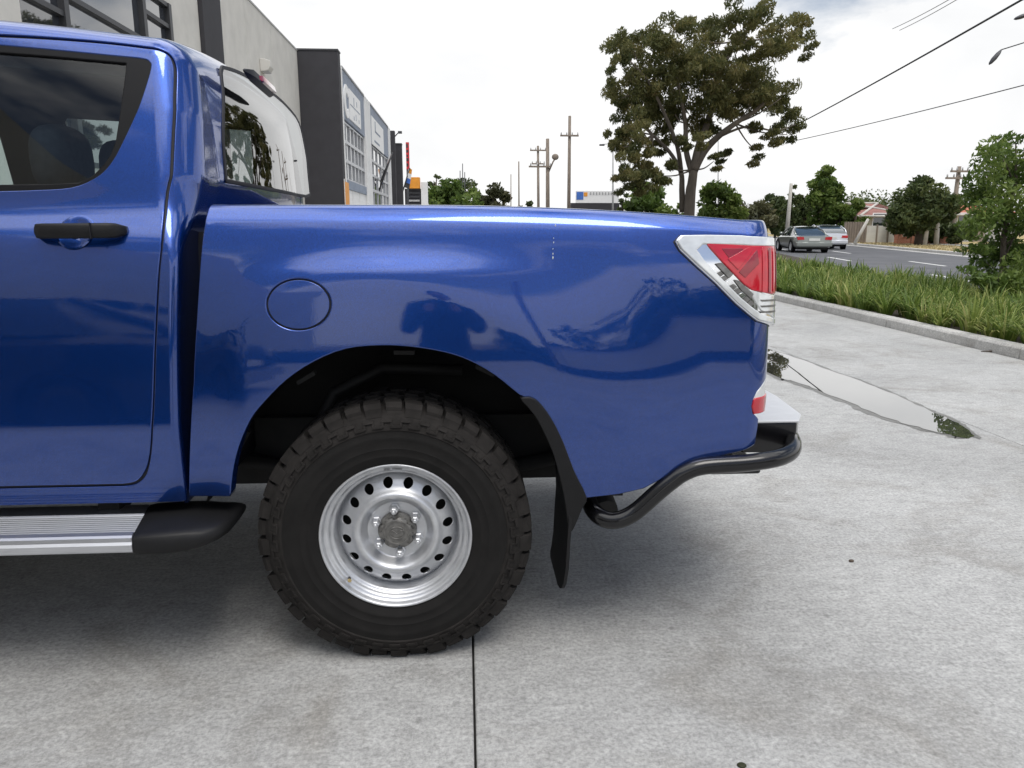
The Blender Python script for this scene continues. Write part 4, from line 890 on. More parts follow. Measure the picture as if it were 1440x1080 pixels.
# ---- rear tube bumper and step
P3 = [at(840, 672, 2.40), at(829, 700, 2.24), at(838, 722, 2.13), at(861, 732, 2.095), at(890, 722, 2.09), at(927, 690.5, 2.09), at(945, 676, 2.09), at(962, 664.5, 2.09), at(989, 655.5, 2.09), at(1044, 651.5, 2.09), at(1080, 647, 2.095), at(1100, 642, 2.115), at(1113, 634, 2.16), at(1115, 622, 2.24), at(1110, 610, 2.38)]
half = [tuple(p) for p in P3]; half = smoothloop(half, 5)
X_ = half[-1][0]; zl = half[-1][2]
full = half + [(X_ + .01, YC, zl)] + [(p[0], 2 * YC - p[1], p[2]) for p in reversed(half)]
mb = MB(); mb.tube(full, .0262, 16); mb.build('tube_bumper', M['gloss_black'], truck)
for mir in (1, -1):
    yy = lambda y: y if mir == 1 else 2 * YC - y
    q = P3[0]; mb = MB(); mb.tube([(q.x - .0, yy(2.23), q.z - .05), (q.x - .01, yy(2.5), q.z + .03)], [.038, .03], 12); mb.box((q.x - .05, min(yy(2.36), yy(2.5)), q.z - .05), (q.x + .08, max(yy(2.36), yy(2.5)), q.z + .06)); mb.build('bumper_mount', M['dark'], truck)
mb = MB()
pl = [(.90, 2.25), (1.052, 2.25), (1.095, 2.33), (1.125, 2.60), (1.125, 2 * YC - 2.60), (1.095, 2 * YC - 2.33), (1.052, 2 * YC - 2.25), (.90, 2 * YC - 2.25)]
mb.prism([(a, b) for a, b in pl], .676, .684, ax='z'); sp_ = mb.build('bumper_step', pbr('pale_tread_plate', (.60, .61, .62), .4, metal=.15, var=(30, .06), bump=(90, .2, .002)), truck, bevel=.003)
mb = MB(); pl2 = [(.88, 2.265), (1.048, 2.255), (1.09, 2.335), (1.12, 2.60), (1.12, 2 * YC - 2.60), (1.09, 2 * YC - 2.335), (1.048, 2 * YC - 2.255), (.88, 2 * YC - 2.265)]
mb.prism(pl2, .575, .6755, ax='z'); mb.build('step_skirt', M['gloss_black'], sp_, bevel=.006)
mb = MB(); mb.box((.87, 2.62, .684), (.99, 2.70, .735)); mb.tube([(.97, 2.5, .69), (.99, 2.56, .725), (1.0, 2.66, .725), (.99, 2.72, .69)], .012, 8); mb.build('latch_bracket', M['black_plastic'], sp_, bevel=.01)
mb = MB(); mb.box((.78, 2.27, .50), (.95, 2.45, .535)); mb.build('tow_bar', M['gloss_black'], truck, bevel=.01)
# body sealant drips: a little row of beads below the rail
mb = MB()
for py, r_ in ((317, 1.2), (335, .7), (341, .9), (350, .75), (357, 1.1), (362.5, 1.5)):
    q = fbed(*bp(778 + (3 if py == 317 else .6 * math.sin(py)), py)); mb.ellipsoid(q + Vector((0, -.0005, 0)), (.0013 * r_, .001, .0030 * r_), 8, 6)
mb.build('water_drip', M['clearlens'], truck)
# ---- wheel (local frame: outer face towards -Y)
def Pw(r, a, d): return Vector((r * math.cos(a), d, r * math.sin(a)))
wheel = bpy.data.objects.new('wheel', None); COL.objects.link(wheel); wheel.parent = truck; wheel.location = (XW, 2.085, ZW)
mb = MB()
prof = [(.212, .016), (.219, .004), (.224, .001), (.232, -.003), (.245, -.009), (.249, -.0115), (.253, -.0115), (.256, -.0105), (.270, -.014), (.274, -.0155), (.277, -.0145), (.30, -.016), (.306, -.0175), (.310, -.0160), (.325, -.0145)]
mb.lathe(prof, Pw, 96, 0)
prof2 = [(.325, -.0145), (.328, -.017), (.350, -.012), (.366, -.001), (.378, .014), (.384, .035), (.386, .125), (.384, .215), (.378, .236), (.366, .251), (.325, .264), (.23, .253), (.212, .235)]
mb.lathe(prof2, Pw, 96, 1)
def pblock(prof, a0, a1, n=2, mi=1, sk=0.0):
    rings = []
    for i in range(n + 1):
        a = a0 + (a1 - a0) * i / n; rings.append([Pw(r, a + sk * (d - prof[0][1]), d) for r, d in prof])
    mb.quadstrip(rings, True, True, mi, False)
NB = 42
for i in range(NB):
    a = 2 * PI * i / NB; w = 2 * PI / NB; rr = .4015 + random.uniform(-.0008, .0008)
    lo = .3645 if i % 2 else .371; do = -.0045 if i % 2 else .0035
    for sd in (0, 1):
        F = (lambda d: d) if sd == 0 else (lambda d: .25 - d)
        pr = [(lo, F(do + .001)), (.3775, F(do + .0075)), (.388, F(.004 if i % 2 else .012)), (rr, F(.016 if i % 2 else .024)), (rr, F(.062)), (.382, F(.066)), (.370, F(.03))]
        if sd: pr = pr[::-1]
        pblock(pr, a, a + w * (.82 if i % 2 else .78), 2, 1, 0.35 if sd == 0 else -.35)
        pr2 = [(.384, F(.074)), (rr, F(.078)), (rr, F(.112)), (.384, F(.116))]
        if sd: pr2 = pr2[::-1]
        pblock(pr2, a + w * .35, a + w * 1.02, 1, 1, -1.2 if sd == 0 else 1.2)
    # raised zigzag band on the sidewall
    for (r0, r1, a0, a1) in ((.336, .342, 0, .55), (.336, .360, .45, .57), (.352, .360, .5, 1.0), (.338, .356, .93, 1.05)):
        dd = lambda r: np.interp(r, [.325, .350, .366], [-.0165, -.0125, -.001])
        pblock([(r0, dd(r0) + .002), (r0, dd(r0) - .005), (r1, dd(r1) - .005), (r1, dd(r1) + .002)], a + w * a0, a + w * a1, 1, 1)
tyre = mb.build('tyre', [M['rubber'], M['tread']], wheel, recalc=False)
me = tyre.data
for v in me.vertices:
    if v.co.z < -.3935: v.co.z = -.3935 - (0.0 if v.co.z > -.4 else 0.0)
tyre.data.set_sharp_from_angle(angle=math.radians(35))
# rim
mb = MB()
flange = [(.214, .022), (.2185, .010), (.2225, .003), (.2235, .0), (.222, -.003), (.2185, -.003), (.215, .001), (.2125, .010), (.2095, .0165), (.204, .0185), (.200, .021), (.1965, .028), (.194, .034), (.190, .036), (.1865, .038), (.184, .046), (.1825, .058), (.181, .075), (.180, .11), (.178, .22)]
mb.lathe(flange, Pw, 96)
rim = mb.build('rim', M['steel'], wheel, recalc=False)
rp = np.array([(.040, .060), (.062, .060), (.0835, .060), (.0875, .061), (.0915, .057), (.097, .048), (.103, .036), (.109, .028), (.1155, .0245), (.122, .026), (.1275, .031), (.1325, .037), (.140, .042), (.150, .047), (.160, .053), (.168, .060), (.174, .068), (.1812, .082)])
from bisect import bisect
RR = np.linspace(.04, .1812, 300); DD = np.interp(RR, rp[:, 0], rp[:, 1]); DD = np.convolve(np.pad(DD, 6, mode='edge'), np.ones(13) / 13, 'valid')
def fdisc(u, v): return Pw(v, u / .15, float(np.interp(v, RR, DD)))
ins_d = lambda p: p + Vector((0, 1, 0))
for q in range(4):          # four quarters of the pressed disc, four round holes each
    a0 = PI / 2 * q + PI / 16 + .15; L = PI / 2 * .15
    o_ = [(a0 * .15, .04), (a0 * .15 + L, .04), (a0 * .15 + L, .1812), (a0 * .15, .1812)]
    hs = []
    for j in range(4):
        ac = a0 * .15 + L * (j + .5) / 4
        hs.append([(ac + .0150 * math.cos(t), .1535 + .0163 * math.sin(t)) for t in np.linspace(0, 2 * PI, 20, endpoint=False)])
    panel('disc_quarter', o_, hs, fdisc, M['steel'], wheel, np.linspace(a0 * .15, a0 * .15 + L, 26), np.concatenate([np.linspace(.04, .08, 6), np.linspace(.083, .181, 40)]), ins_d, flange=.004, bev=.0012, de=.006)
mb = MB(); mb.lathe([(.176, .10), (.10, .115), (.0, .115)], Pw, 32); mb.build('brake_drum', M['dark'], wheel, recalc=False)
# lug nuts and hub cap
for i in range(6):
    a = PI / 2 + .10 + i * PI / 3; ld = []
    mb = MB(); c = Pw(.0675, a, 0)
    for r_, d in ((.0165, .060), (.0165, .055), (.0125, .052), (.0125, .034), (.0105, .029), (.0075, .027), (.0062, .0265)):
        ld.append([c + Vector((r_ * math.cos(t), d, r_ * math.sin(t))) for t in np.linspace(0, 2 * PI, 6 if r_ == .0125 else 6, endpoint=False)])
    mb.quadstrip(ld, True, True, smooth=False)
    mb.tube([c + Vector((0, .03, 0)), c + Vector((0, .020, 0)), c + Vector((0, .016, 0))], [.0068, .0068, .004], 10)
    mb.build('lug_nut', M['steel'], wheel)
mb = MB()
def cap(r, a, d):
    k_ = 1 - .16 * max(0, math.cos(6 * (a - PI / 2 - .10))) ** 3 * (1 if r > .044 else 0); return Pw(r * k_, a, d)
mb.lathe([(.0575, .060), (.0575, .050), (.055, .046), (.050, .0445), (.0465, .044), (.0455, .038), (.040, .035), (.038, .034), (.037, .031), (.034, .031), (.033, .033), (.0, .032)], cap, 72)
for i in range(6):
    a = PI / 2 + .10 + PI / 6 + i * PI / 3
    mb.box((-.006, .036, -.0045), (.006, .0405, .0045), mat=Matrix.Translation(Pw(.0455, a, 0)) @ Matrix.Rotation(-a, 4, 'Y'))
hc = mb.build('hub_cap', M['hubgrey'], wheel, recalc=False); hc.data.set_sharp_from_angle(angle=math.radians(40))
# oval winged emblem in low relief
mb = MB()
def ring_t(rx, rz, n=40): return [(rx * math.cos(t), .0305, rz * math.sin(t)) for t in np.linspace(0, 2 * PI, n)]
mb.tube(ring_t(.0225, .0185), .0017, 6)
mb.tube([(-.0205, .0305, .006), (-.012, .0305, .007), (-.004, .0305, .001), (0, .0305, -.004), (.004, .0305, .001), (.012, .0305, .007), (.0205, .0305, .006)], .0016, 6)
mb.build('emblem', M['hubgrey'], wheel)
mb = MB(); q = Pw(.197, PI * 1.24, .02); mb.tube([q, q + Vector((.004, -.028, .006))], .0045, 8); mb.build('tyre_valve', M['black_plastic'], wheel)
mb = MB(); q = q + Vector((.004, -.028, .006)); mb.tube([q, q + Vector((.003, -.008, .003))], .0055, 8); mb.build('valve_cap', pbr('brass', (.55, .42, .2), .35, .9, var=(30, .1)), wheel)
mb = MB()
for a0, a1 in ((1.46, 1.60), (1.63, 1.72)):
    mb.quadstrip([[Pw(.2045, a, .0172), Pw(.2005, a, .0195)] for a in np.linspace(a0, a1, 8)], closed=False)
mb.build('balance_label', pbr('label_grey', (.25, .25, .26), .6, var=(300, .6)), wheel, recalc=False)
for loc, rz in (((-3.43, 2.085, ZW), 0), ((XW, 2 * YC - 2.085, ZW), PI), ((-3.43, 2 * YC - 2.085, ZW), PI)):
    w_ = clone(wheel, truck); w_.location = loc; w_.rotation_euler = (0, 0, rz)
# ================================================================ PLANTS
def leaf_mesh(name, C, size, aspect, mat, parent, droop=0.0, tone=None, up=0.0, fold=True):
    """C (n,3) leaf centres; each leaf a small folded rhombus"""
    n = len(C); d = rng.normal(size=(n, 3)); d[:, 2] -= droop; d /= np.linalg.norm(d, axis=1)[:, None]
    r = rng.normal(size=(n, 3)); r[:, 2] *= .6; s = np.cross(d, r); s /= np.linalg.norm(s, axis=1)[:, None] + 1e-9
    nn = np.cross(d, s); L = size * rng.uniform(.65, 1.35, n)[:, None]; Wd = L * aspect
    V = np.empty((n, 4, 3)); V[:, 0] = C - d * L * .5; V[:, 2] = C + d * L * .5; V[:, 1] = C + s * Wd * .5 + nn * Wd * .12 - d * L * .08; V[:, 3] = C - s * Wd * .5 + nn * Wd * .12 - d * L * .08
    me = bpy.data.meshes.new(name); me.vertices.add(n * 4); me.vertices.foreach_set('co', V.reshape(-1))
    me.loops.add(n * 4); me.loops.foreach_set('vertex_index', np.arange(n * 4)); me.polygons.add(n)
    me.polygons.foreach_set('loop_start', np.arange(n) * 4); me.polygons.foreach_set('loop_total', np.full(n, 4))
    me.update(); me.validate()
    at_ = me.attributes.new('tone', 'FLOAT', 'FACE'); t = rng.uniform(0, 1, n) if tone is None else np.clip(tone, 0, 1); at_.data.foreach_set('value', t.astype(np.float32))
    me.materials.append(mat); o = bpy.data.objects.new(name, me); COL.objects.link(o)
    if parent: o.parent = parent
    return o
M['bark'] = pbr('gum_bark', (0.13, 0.11, 0.09), 0.9, var=(1.6, 0.5), bump=(8, 0.6, 0.03), stretch=(1, 1, .25))
M['darkbark'] = pbr('dark_bark', (0.09, 0.07, 0.055), 0.9, var=(2, 0.4), bump=(12, 0.6, 0.02))
M['gumleaf'] = leafmat('gum_leaves', [(0, (.055, .070, .022)), (.5, (.135, .135, .046)), (.82, (.20, .18, .066)), (1, (.26, .20, .09))], .45)
M['greenleaf'] = leafmat('green_leaves', [(0, (.050, .090, .018)), (.55, (.11, .17, .034)), (1, (.21, .27, .065))], .42)
M['limeleaf'] = leafmat('bright_leaves', [(0, (.055, .095, .018)), (.5, (.11, .17, .035)), (1, (.22, .27, .07))], .40)
M['darkleaf'] = leafmat('dark_leaves', [(0, (.036, .056, .017)), (.6, (.074, .104, .033)), (1, (.13, .15, .052))], .32)
M['olive'] = leafmat('olive_leaves', [(0, (.046, .052, .024)), (.6, (.09, .092, .042)), (1, (.14, .132, .062))], .34)
def clump_pts(c, r, n, shell=.55):
    d = rng.normal(size=(n, 3)); d /= np.linalg.norm(d, axis=1)[:, None]; k = rng.uniform(shell ** 3, 1, n) ** (1 / 3)
    return np.array(c) + d * k[:, None] * np.array(r)
def tree(name, label, base, height, rx, n, leaf, mat, bark='darkbark', crown0=.25, group=None, clumps=26, shape='round', cat='tree', aspect=.45, droop=0.2, trunk=.12, sub=.42):
    """generic tree: clumps of leaves placed in an uneven crown on limbs"""
    t = thing(name, label, cat, tuple(base), 0, group)
    H0, H1 = height * crown0, height; pts, tones, cents = [], [], []
    for i in range(clumps):
        for _ in range(40):
            x, y, z = rng.uniform(-1, 1, 3)
            if shape == 'round': ok = x * x + y * y + z * z < 1
            elif shape == 'cone': ok = x * x + y * y < ((1 - z) / 2) ** 1.2
            else: ok = x * x + y * y < (1 - abs(z) ** 3) * (.75 + .25 * math.sin(3 * z + 1))
            if ok and (x * x + y * y + z * z > .18 or i % 4 == 0): break
        c = np.array([x * rx, y * rx, H0 + (z + 1) / 2 * (H1 - H0)]); cr = rx * sub * rng.uniform(.65, 1.2)
        if shape == 'cone': cr *= .45 + .6 * (1 - z) / 2
        q = clump_pts(c, (cr, cr, cr * .75), max(6, int(n * 1.7 / clumps)), .3); pts.append(q); cents.append(c)
        tones.append(np.clip(rng.uniform(.15, .75) + rng.normal(0, .18, len(q)) + .15 * (q[:, 2] - c[2]) / cr, 0, 1))
    P = np.concatenate(pts); P[:, 2] = np.maximum(P[:, 2], .05 * height)
    leaf_mesh('crown', P, leaf * 1.12, aspect, mat, t, droop, np.concatenate(tones))
    mb = MB(); tr = height * trunk * .28; top = Vector((rng.normal(0, rx * .1), rng.normal(0, rx * .1), H0 + (H1 - H0) * .6))
    mb.tube([(0, 0, -.1), (top.x * .2, top.y * .2, H0 * .6), tuple(top * .75), tuple(top)], [tr * 1.25, tr, tr * .6, tr * .25], 7)
    for c in cents[:14]:
        f = rng.uniform(.25, .8); s = Vector((top.x * f, top.y * f, H0 * .7 + (top.z - H0 * .7) * f)); e = Vector(c)
        mb.tube([s, s.lerp(e, .55) + Vector((0, 0, .03 * height)), e], [tr * .45, tr * .28, tr * .1], 5)
    mb.build('trunk', M[bark], t)
    return t
def bpos(px, py_base, Y):                          # where a thing stands: column px of the picture, depth Y, on the ground
    p = at(px, 400, Y); return Vector((p.x, Y, 0.07))
def hz(py, Y): return at(652, py, Y).z
# ---- the big gum tree
GY = 44.0
def gp(cx, cy, Y=GY): return at(820 + cx * .2871, cy * .2871, Y)
gum = thing('gum_tree', 'tall spreading gum tree with a forked trunk and olive brown drooping foliage above the tray', 'tree', (0, 0, 0))
b0 = gp(520, 1030); b0.z = 0.0
gum.location = b0
clx = [(240,230,105,55),(330,195,90,50),(185,265,60,65),(450,190,110,60),(560,195,105,60),(640,190,80,55),(745,105,60,50),(860,85,80,60),(870,35,35,30),(960,150,80,55),(1060,150,60,60),(1080,235,45,40),(960,230,70,40),(890,240,90,50),(810,265,60,40),(230,400,75,70),(330,420,90,80),(480,400,110,90),(600,420,105,90),(700,390,105,75),(820,390,110,75),(930,420,85,75),(900,490,95,60),(800,520,85,50),(240,545,75,60),(330,550,80,60),(450,560,100,65),(560,590,70,55),(680,520,75,55),(200,660,45,50),(250,720,70,50),(230,780,55,50),(340,740,50,40),(300,830,60,45),(400,810,45,40),(1050,600,50,50),(1000,660,65,40),(920,690,50,35),(850,740,40,40),(700,760,25,30),(640,790,25,25),(150,350,40,40),(520,300,100,60),(640,310,90,60),(400,310,90,50),(270,900,50,40),(970,480,45,50),(780,180,45,40),(560,680,45,40),(480,700,40,40),(210,600,55,55),(260,660,60,50),(190,480,55,60),(290,480,80,60),(300,740,60,50),(420,640,60,50),(620,640,50,45),(730,460,90,60),(850,460,80,50),(300,880,70,45),(360,860,50,40),(220,850,45,40),(250,905,60,40),(310,925,60,35),(200,720,45,50),(180,640,40,45),(880,620,50,35),(380,500,90,60),(560,300,110,60)]
pts, tn = [], []
for (cx, cy, rx, ry) in clx:
    c = gp(cx, cy, GY + rng.uniform(-3.2, 3.2)); k = GY / FPX * .2871 * 1.04
    area = rx * ry
    for _ in range(max(3, int(area / 600))):
        cc = np.array(c) + rng.normal(0, 1, 3) * np.array([rx, 70, ry]) * k * .60
        m = 150; q = clump_pts(cc, (rx * k * .42, 1.0, ry * k * .42), m, .2); pts.append(q); tn.append(np.clip(rng.uniform(.1, .75) + rng.normal(0, .16, m), 0, 1))
P = np.concatenate(pts) - np.array(b0)
leaf_mesh('crown', P, .28, .27, M['gumleaf'], gum, 1.1, np.concatenate(tn))
mb = MB(); g_ = lambda cx, cy, dy=0: gp(cx, cy, GY + dy) - b0
def limb(pts_, r0, r1):
    p = smoothloop([tuple(q) for q in pts_], 4); mb.tube(p, list(np.linspace(r0, r1, len(p))), 8)
limb([Vector((0, 0, -.1)), g_(525, 960), g_(533, 900), g_(542, 830)], .34, .24)
limb([g_(542, 835), g_(590, 745), g_(655, 675, -.5), g_(745, 605, -1), g_(840, 545, -1.3), g_(910, 480, -1.5)], .27, .07)
limb([g_(540, 835), g_(565, 720), g_(610, 600, 1), g_(640, 500, 1), g_(660, 380, 1.4), g_(760, 200, 1.8), g_(860, 110, 2)], .24, .05)
limb([g_(535, 850), g_(505, 740, .4), g_(500, 600, .6), g_(470, 430, .4), g_(440, 260, 0)], .20, .05)
limb([g_(488, 1040, .5), g_(484, 930, .5), g_(478, 840, .6), g_(420, 740, 1), g_(340, 660, 1.4), g_(260, 560, 1.8)], .20, .05)
limb([g_(480, 850, .6), g_(462, 720, -.6), g_(400, 560, -1.2), g_(320, 400, -1.6), g_(230, 300, -1.8)], .15, .04)
limb([g_(655, 675, -.5), g_(800, 620), g_(940, 640, .5), g_(1040, 610, .8)], .08, .03)
for (cx, cy, rx, ry) in clx[::2]:
    s = min([(542, 830), (655, 675), (640, 500), (500, 600), (400, 560), (745, 605), (660, 380), (760, 200), (340, 660), (320, 400)], key=lambda q: (q[0] - cx) ** 2 + (q[1] - cy) ** 2 + (0 if q[1] > cy else 20000))
    limb([g_(*s), g_((s[0] + cx) / 2, (s[1] + cy) / 2 + 15), g_(cx, cy)], .055, .02)
mb.build('trunk', M['bark'], gum)
# ---- trees and shrubs across the road
def T(px, py_top, Y, halfw_px, **k):
    b_ = bpos(px, 0, Y); h = hz(py_top, Y) - b_.z; return tree(base=b_, height=h, rx=halfw_px * Y / FPX * .94, **k)
far = 'trees and shrubs beyond the road'
T(902, 251, 60, 36, name='shrub', label='dense green shrub at the left foot of the gum tree', n=1900, leaf=.45, mat=M['greenleaf'], crown0=.05, group=far, cat='shrub', clumps=22)
T(1012, 254, 52, 33, name='round_tree', label='bright green rounded tree right of the gum trunk', n=2100, leaf=.36, mat=M['limeleaf'], crown0=.1, group=far)
T(948, 277, 70, 16, name='shrub', label='small green bush showing between shrub and gum trunk', n=500, leaf=.4, mat=M['limeleaf'], crown0=.0, group=far, cat='shrub', clumps=10)
T(1058, 282, 75, 30, name='shrub', label='low dark brownish bush between rounded tree and conifer', n=1500, leaf=.45, mat=M['olive'], crown0=.0, group=far, cat='shrub')
T(1085, 272, 80, 22, name='shrub', label='dull green bush just left of the dark conifer', n=1000, leaf=.5, mat=M['darkleaf'], crown0=.0, group=far, cat='shrub')
T(1106, 250, 66, 15, name='conifer', label='narrow dark conifer behind the pale grey pole', n=2200, leaf=.34, mat=M['darkleaf'], crown0=.02, shape='cone', group=far, clumps=70)
T(1123, 268, 68, 15, name='shrub', label='dark bushy tree between conifer and tall leafy tree', n=900, leaf=.4, mat=M['darkleaf'], crown0=.0, group=far, cat='shrub')
T(1151, 232, 58, 23, name='leafy_tree', label='tall upright leafy green tree above the silver car', n=2600, leaf=.34, mat=M['greenleaf'], crown0=.02, shape='round', group=far, clumps=60)
T(1193, 274, 56, 18, name='leafy_tree', label='shorter green tree between tall leafy tree and tiled house', n=1700, leaf=.34, mat=M['greenleaf'], crown0=.05, group=far)
T(1169, 283, 57, 20, name='leafy_tree', label='mid green bushy tree right behind the silver car roof', n=1200, leaf=.34, mat=M['greenleaf'], crown0=.0, group=far)
T(1285, 252, 47, 44, name='dense_tree', label='wide dark dense tree before the brick garden wall', n=5600, leaf=.27, mat=M['darkleaf'], crown0=.22, group=far, clumps=48, trunk=.2)
T(1252, 300, 51, 14, name='shrub', label='dark shrub growing over the pale fence', n=600, leaf=.3, mat=M['darkleaf'], crown0=.0, group=far, cat='shrub', clumps=10)
T(1345, 312, 48, 19, name='shrub', label='rounded dark green hedge bush behind the leaning timber power pole', n=1200, leaf=.22, mat=M['darkleaf'], crown0=.0, group=far, cat='shrub', clumps=20)
T(1305, 305, 50, 24, name='shrub', label='dark shrub filling the gap behind the two bare posts', n=900, leaf=.3, mat=M['darkleaf'], crown0=.0, group=far, cat='shrub', clumps=14)
# left distance
lft = 'trees at the far end of the street'
T(640, 258, 95, 38, name='broad_tree', label='broad mid green tree beside the orange shop', n=2200, leaf=.6, mat=M['greenleaf'], crown0=.0, group=lft, cat='tree')
T(690, 252, 105, 28, name='broad_tree', label='dull olive tree right of the broad green tree at street end', n=1700, leaf=.6, mat=M['olive'], crown0=.0, group=lft)
T(616, 246, 120, 12, name='wispy_tree', label='small dark wispy tree poking above the broad green tree', n=150, leaf=.5, mat=M['darkleaf'], crown0=.7, group=lft, clumps=7)
T(650, 252, 125, 22, name='wispy_tree', label='flat topped dark tree behind the thin masts', n=380, leaf=.5, mat=M['darkleaf'], crown0=.6, group=lft, clumps=9)
T(741, 273, 110, 11, name='shrub', label='small dark bush left of the crossarm power pole', n=500, leaf=.5, mat=M['darkleaf'], crown0=.0, group=lft, cat='shrub', clumps=10)
T(872, 262, 80, 8, name='shrub', label='sparse dark sapling beside the billboard end', n=220, leaf=.4, mat=M['darkleaf'], crown0=.1, group=lft, cat='shrub', clumps=8)
mb = MB(); tw = tag(mb.build('x', M['darkbark']) if False else bpy.data.objects.new('tree_line', bpy.data.meshes.new('tree_line')), kind='stuff'); COL.objects.link(tw)
bpy.data.objects.remove(tw)
# clipped hedge along the far verge
def hedge(name, label, t0, t1, o0, o1, h, n, mat, leaf):
    c = (road(o0, t0) + road(o1, t1)) / 2; t = thing(name, label, 'hedge', (c.x, c.y, .07))
    P = np.empty((n, 3)); u = rng.uniform(0, 1, n); w = rng.uniform(0, 1, n); z = rng.uniform(0, 1, n); f = rng.integers(0, 3, n)
    w = np.where(f == 0, rng.uniform(0, .08, n), w); z = np.where(f == 1, rng.uniform(.92, 1.03, n), z)
    for i in range(n): q = road(o0 + (o1 - o0) * w[i], t0 + (t1 - t0) * u[i]); P[i] = (q.x - c.x, q.y - c.y, z[i] * h)
    leaf_mesh('foliage', P, leaf, .5, mat, t, 0, None)
    mb = MB(); a, b_, c2, d = road(o0 + .1, t0 + .1), road(o1 - .1, t0 + .1), road(o1 - .1, t1 - .1), road(o0 + .1, t1 - .1)
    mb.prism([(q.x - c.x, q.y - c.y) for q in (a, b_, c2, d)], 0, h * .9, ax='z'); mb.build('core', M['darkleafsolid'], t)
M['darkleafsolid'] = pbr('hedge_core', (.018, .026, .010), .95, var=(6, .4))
hedge('hedge', 'clipped low green hedge behind the two cars', 20.5, 36, 5.9, 7.4, 1.35, 4200, M['greenleaf'], .22)
# far wood closing the street behind everything
mbw = []
for k in range(46):
    t = 60 + k * 6; q = road(14 + rng.uniform(-3, 14), t); mbw.append(clump_pts((q.x, q.y, 3.0), (5, 5, rng.uniform(2.2, 3.4)), 800, .2))
P = np.concatenate(mbw); P[:, 2] = np.maximum(P[:, 2], .1); tag(leaf_mesh('distant_wood', P, .38, .6, M['darkleaf'], None), kind='stuff')
# ---- the planting strip: strap leaved tufts, one mass
M['strap'] = leafmat('strap_leaves', [(0, (.055, .10, .018)), (.45, (.13, .20, .035)), (.8, (.26, .31, .075)), (1, (.46, .44, .18))], .35)
Vb, Fb, Tb = [], [], []
gy_ = 4.4
while gy_ < 40:
    sp = .32 if gy_ < 15 else .5; xmax = 22.9 - 8.9 + (gy_ - 34) * .2327 - .15; gx_ = 5.74
    while gx_ < min(xmax, 9.6):
        X = gx_ + rng.uniform(-.09, .12); Y = gy_ + rng.uniform(-.16, .16); gx_ += sp
        if rng.uniform() < .10: continue
        nb = int(rng.uniform(42, 62)) if gy_ < 15 else 34; hh = rng.uniform(.30, .50); tone0 = rng.uniform(.25, .72)
        for k in range(nb):
            a = rng.uniform(0, 2 * PI); L = hh * rng.uniform(.75, 1.3); le = rng.uniform(.15, 1.05) * L; wd = rng.uniform(.0075, .0140) * (1 if gy_ < 15 else 1.6)
            dx, dy = math.cos(a), math.sin(a); bx, by = max(5.62, X + dx * .04 + rng.normal(0, .025)), Y + dy * .04 + rng.normal(0, .025)
            b0i = len(Vb); ph = min(.95, le / L)
            for f in (0, .35, .65, .85, 1.0):
                zz = .06 + L * (f * .98 - ph * .62 * f ** 2.6); rr = le * f ** 1.6; w = wd * (1 - .88 * f ** 2.2)
                px_, py_ = max(5.50, bx + dx * rr), by + dy * rr
                Vb.append((px_ - dy * w, py_ + dx * w, zz)); Vb.append((px_ + dy * w, py_ - dx * w, zz))
            tb = min(1, max(0, tone0 + rng.normal(0, .2)))
            for q in range(4): Fb.append((b0i + 2 * q, b0i + 2 * q + 1, b0i + 2 * q + 3, b0i + 2 * q + 2)); Tb.append(min(1, tb + (.12 if q == 3 else 0)))
    gy_ += sp
me = bpy.data.meshes.new('strap_grass'); me.from_pydata(Vb, [], Fb); a_ = me.attributes.new('tone', 'FLOAT', 'FACE'); a_.data.foreach_set('value', np.array(Tb, np.float32)); me.materials.append(M['strap'])
sg_ = bpy.data.objects.new('strap_grass', me); COL.objects.link(sg_); tag(sg_, kind='stuff')
# dry tufts on the far verge
q = []
for _ in range(5200): p = road(rng.uniform(.25, 4.1), rng.uniform(-22, 45)); q.append((p.x, p.y, .10))
M['dryblade'] = leafmat('dry_blades', [(0, (.25, .20, .10)), (.6, (.42, .34, .18)), (1, (.52, .46, .28))], .2)
tag(leaf_mesh('dry_grass', np.array(q), .16, .25, M['dryblade'], None, -1.2), kind='stuff')
# ---- young tree at the right edge and the bush at its foot
rb = Vector((8.75, 11.9, .06)); rt = thing('young_tree', 'bushy green young tree at the right edge growing out of the planting strip', 'tree', tuple(rb))
def rp(px, py, Y): return np.array(at(px, py, Y) - rb)
pts, tn = [], []
for (px, py, rx, ry, n_) in [(1400,205,22,18,300),(1425,225,30,24,420),(1385,245,22,26,380),(1372,275,16,20,200),(1415,275,36,30,620),(1450,250,30,40,500),(1395,310,30,26,500),(1435,320,34,34,650),(1376,302,14,14,130),(1408,355,32,26,560),(1450,365,34,36,620),(1388,370,20,16,220),(1375,352,14,10,90),(1410,395,24,16,280),(1440,400,30,20,320),(1475,300,30,60,700),(1480,220,26,40,300),(1490,380,30,40,400),(1360,350,8,8,40),(1420,195,12,10,90)]:
    for _ in range(3):
        Y = 11.9 + rng.uniform(-.55, .6); k = Y / FPX; cc = rp(px + rng.normal(0, rx * .4), py + rng.normal(0, ry * .4), Y)
        q = clump_pts(cc, (rx * k * .75, .32, ry * k * .75), n_ // 2, .1); pts.append(q); tn.append(np.clip(rng.uniform(.15, .8) + rng.normal(0, .15, len(q)), 0, 1))
leaf_mesh('crown', np.concatenate(pts), .095, .38, M['greenleaf'], rt, .5, np.concatenate(tn))
mb = MB()
mb.tube([(0, 0, 0), (.02, 0, .5), (.0, .05, 1.1), (.05, 0, 1.9), (.0, .05, 2.5)], [.05, .045, .04, .025, .01], 8)
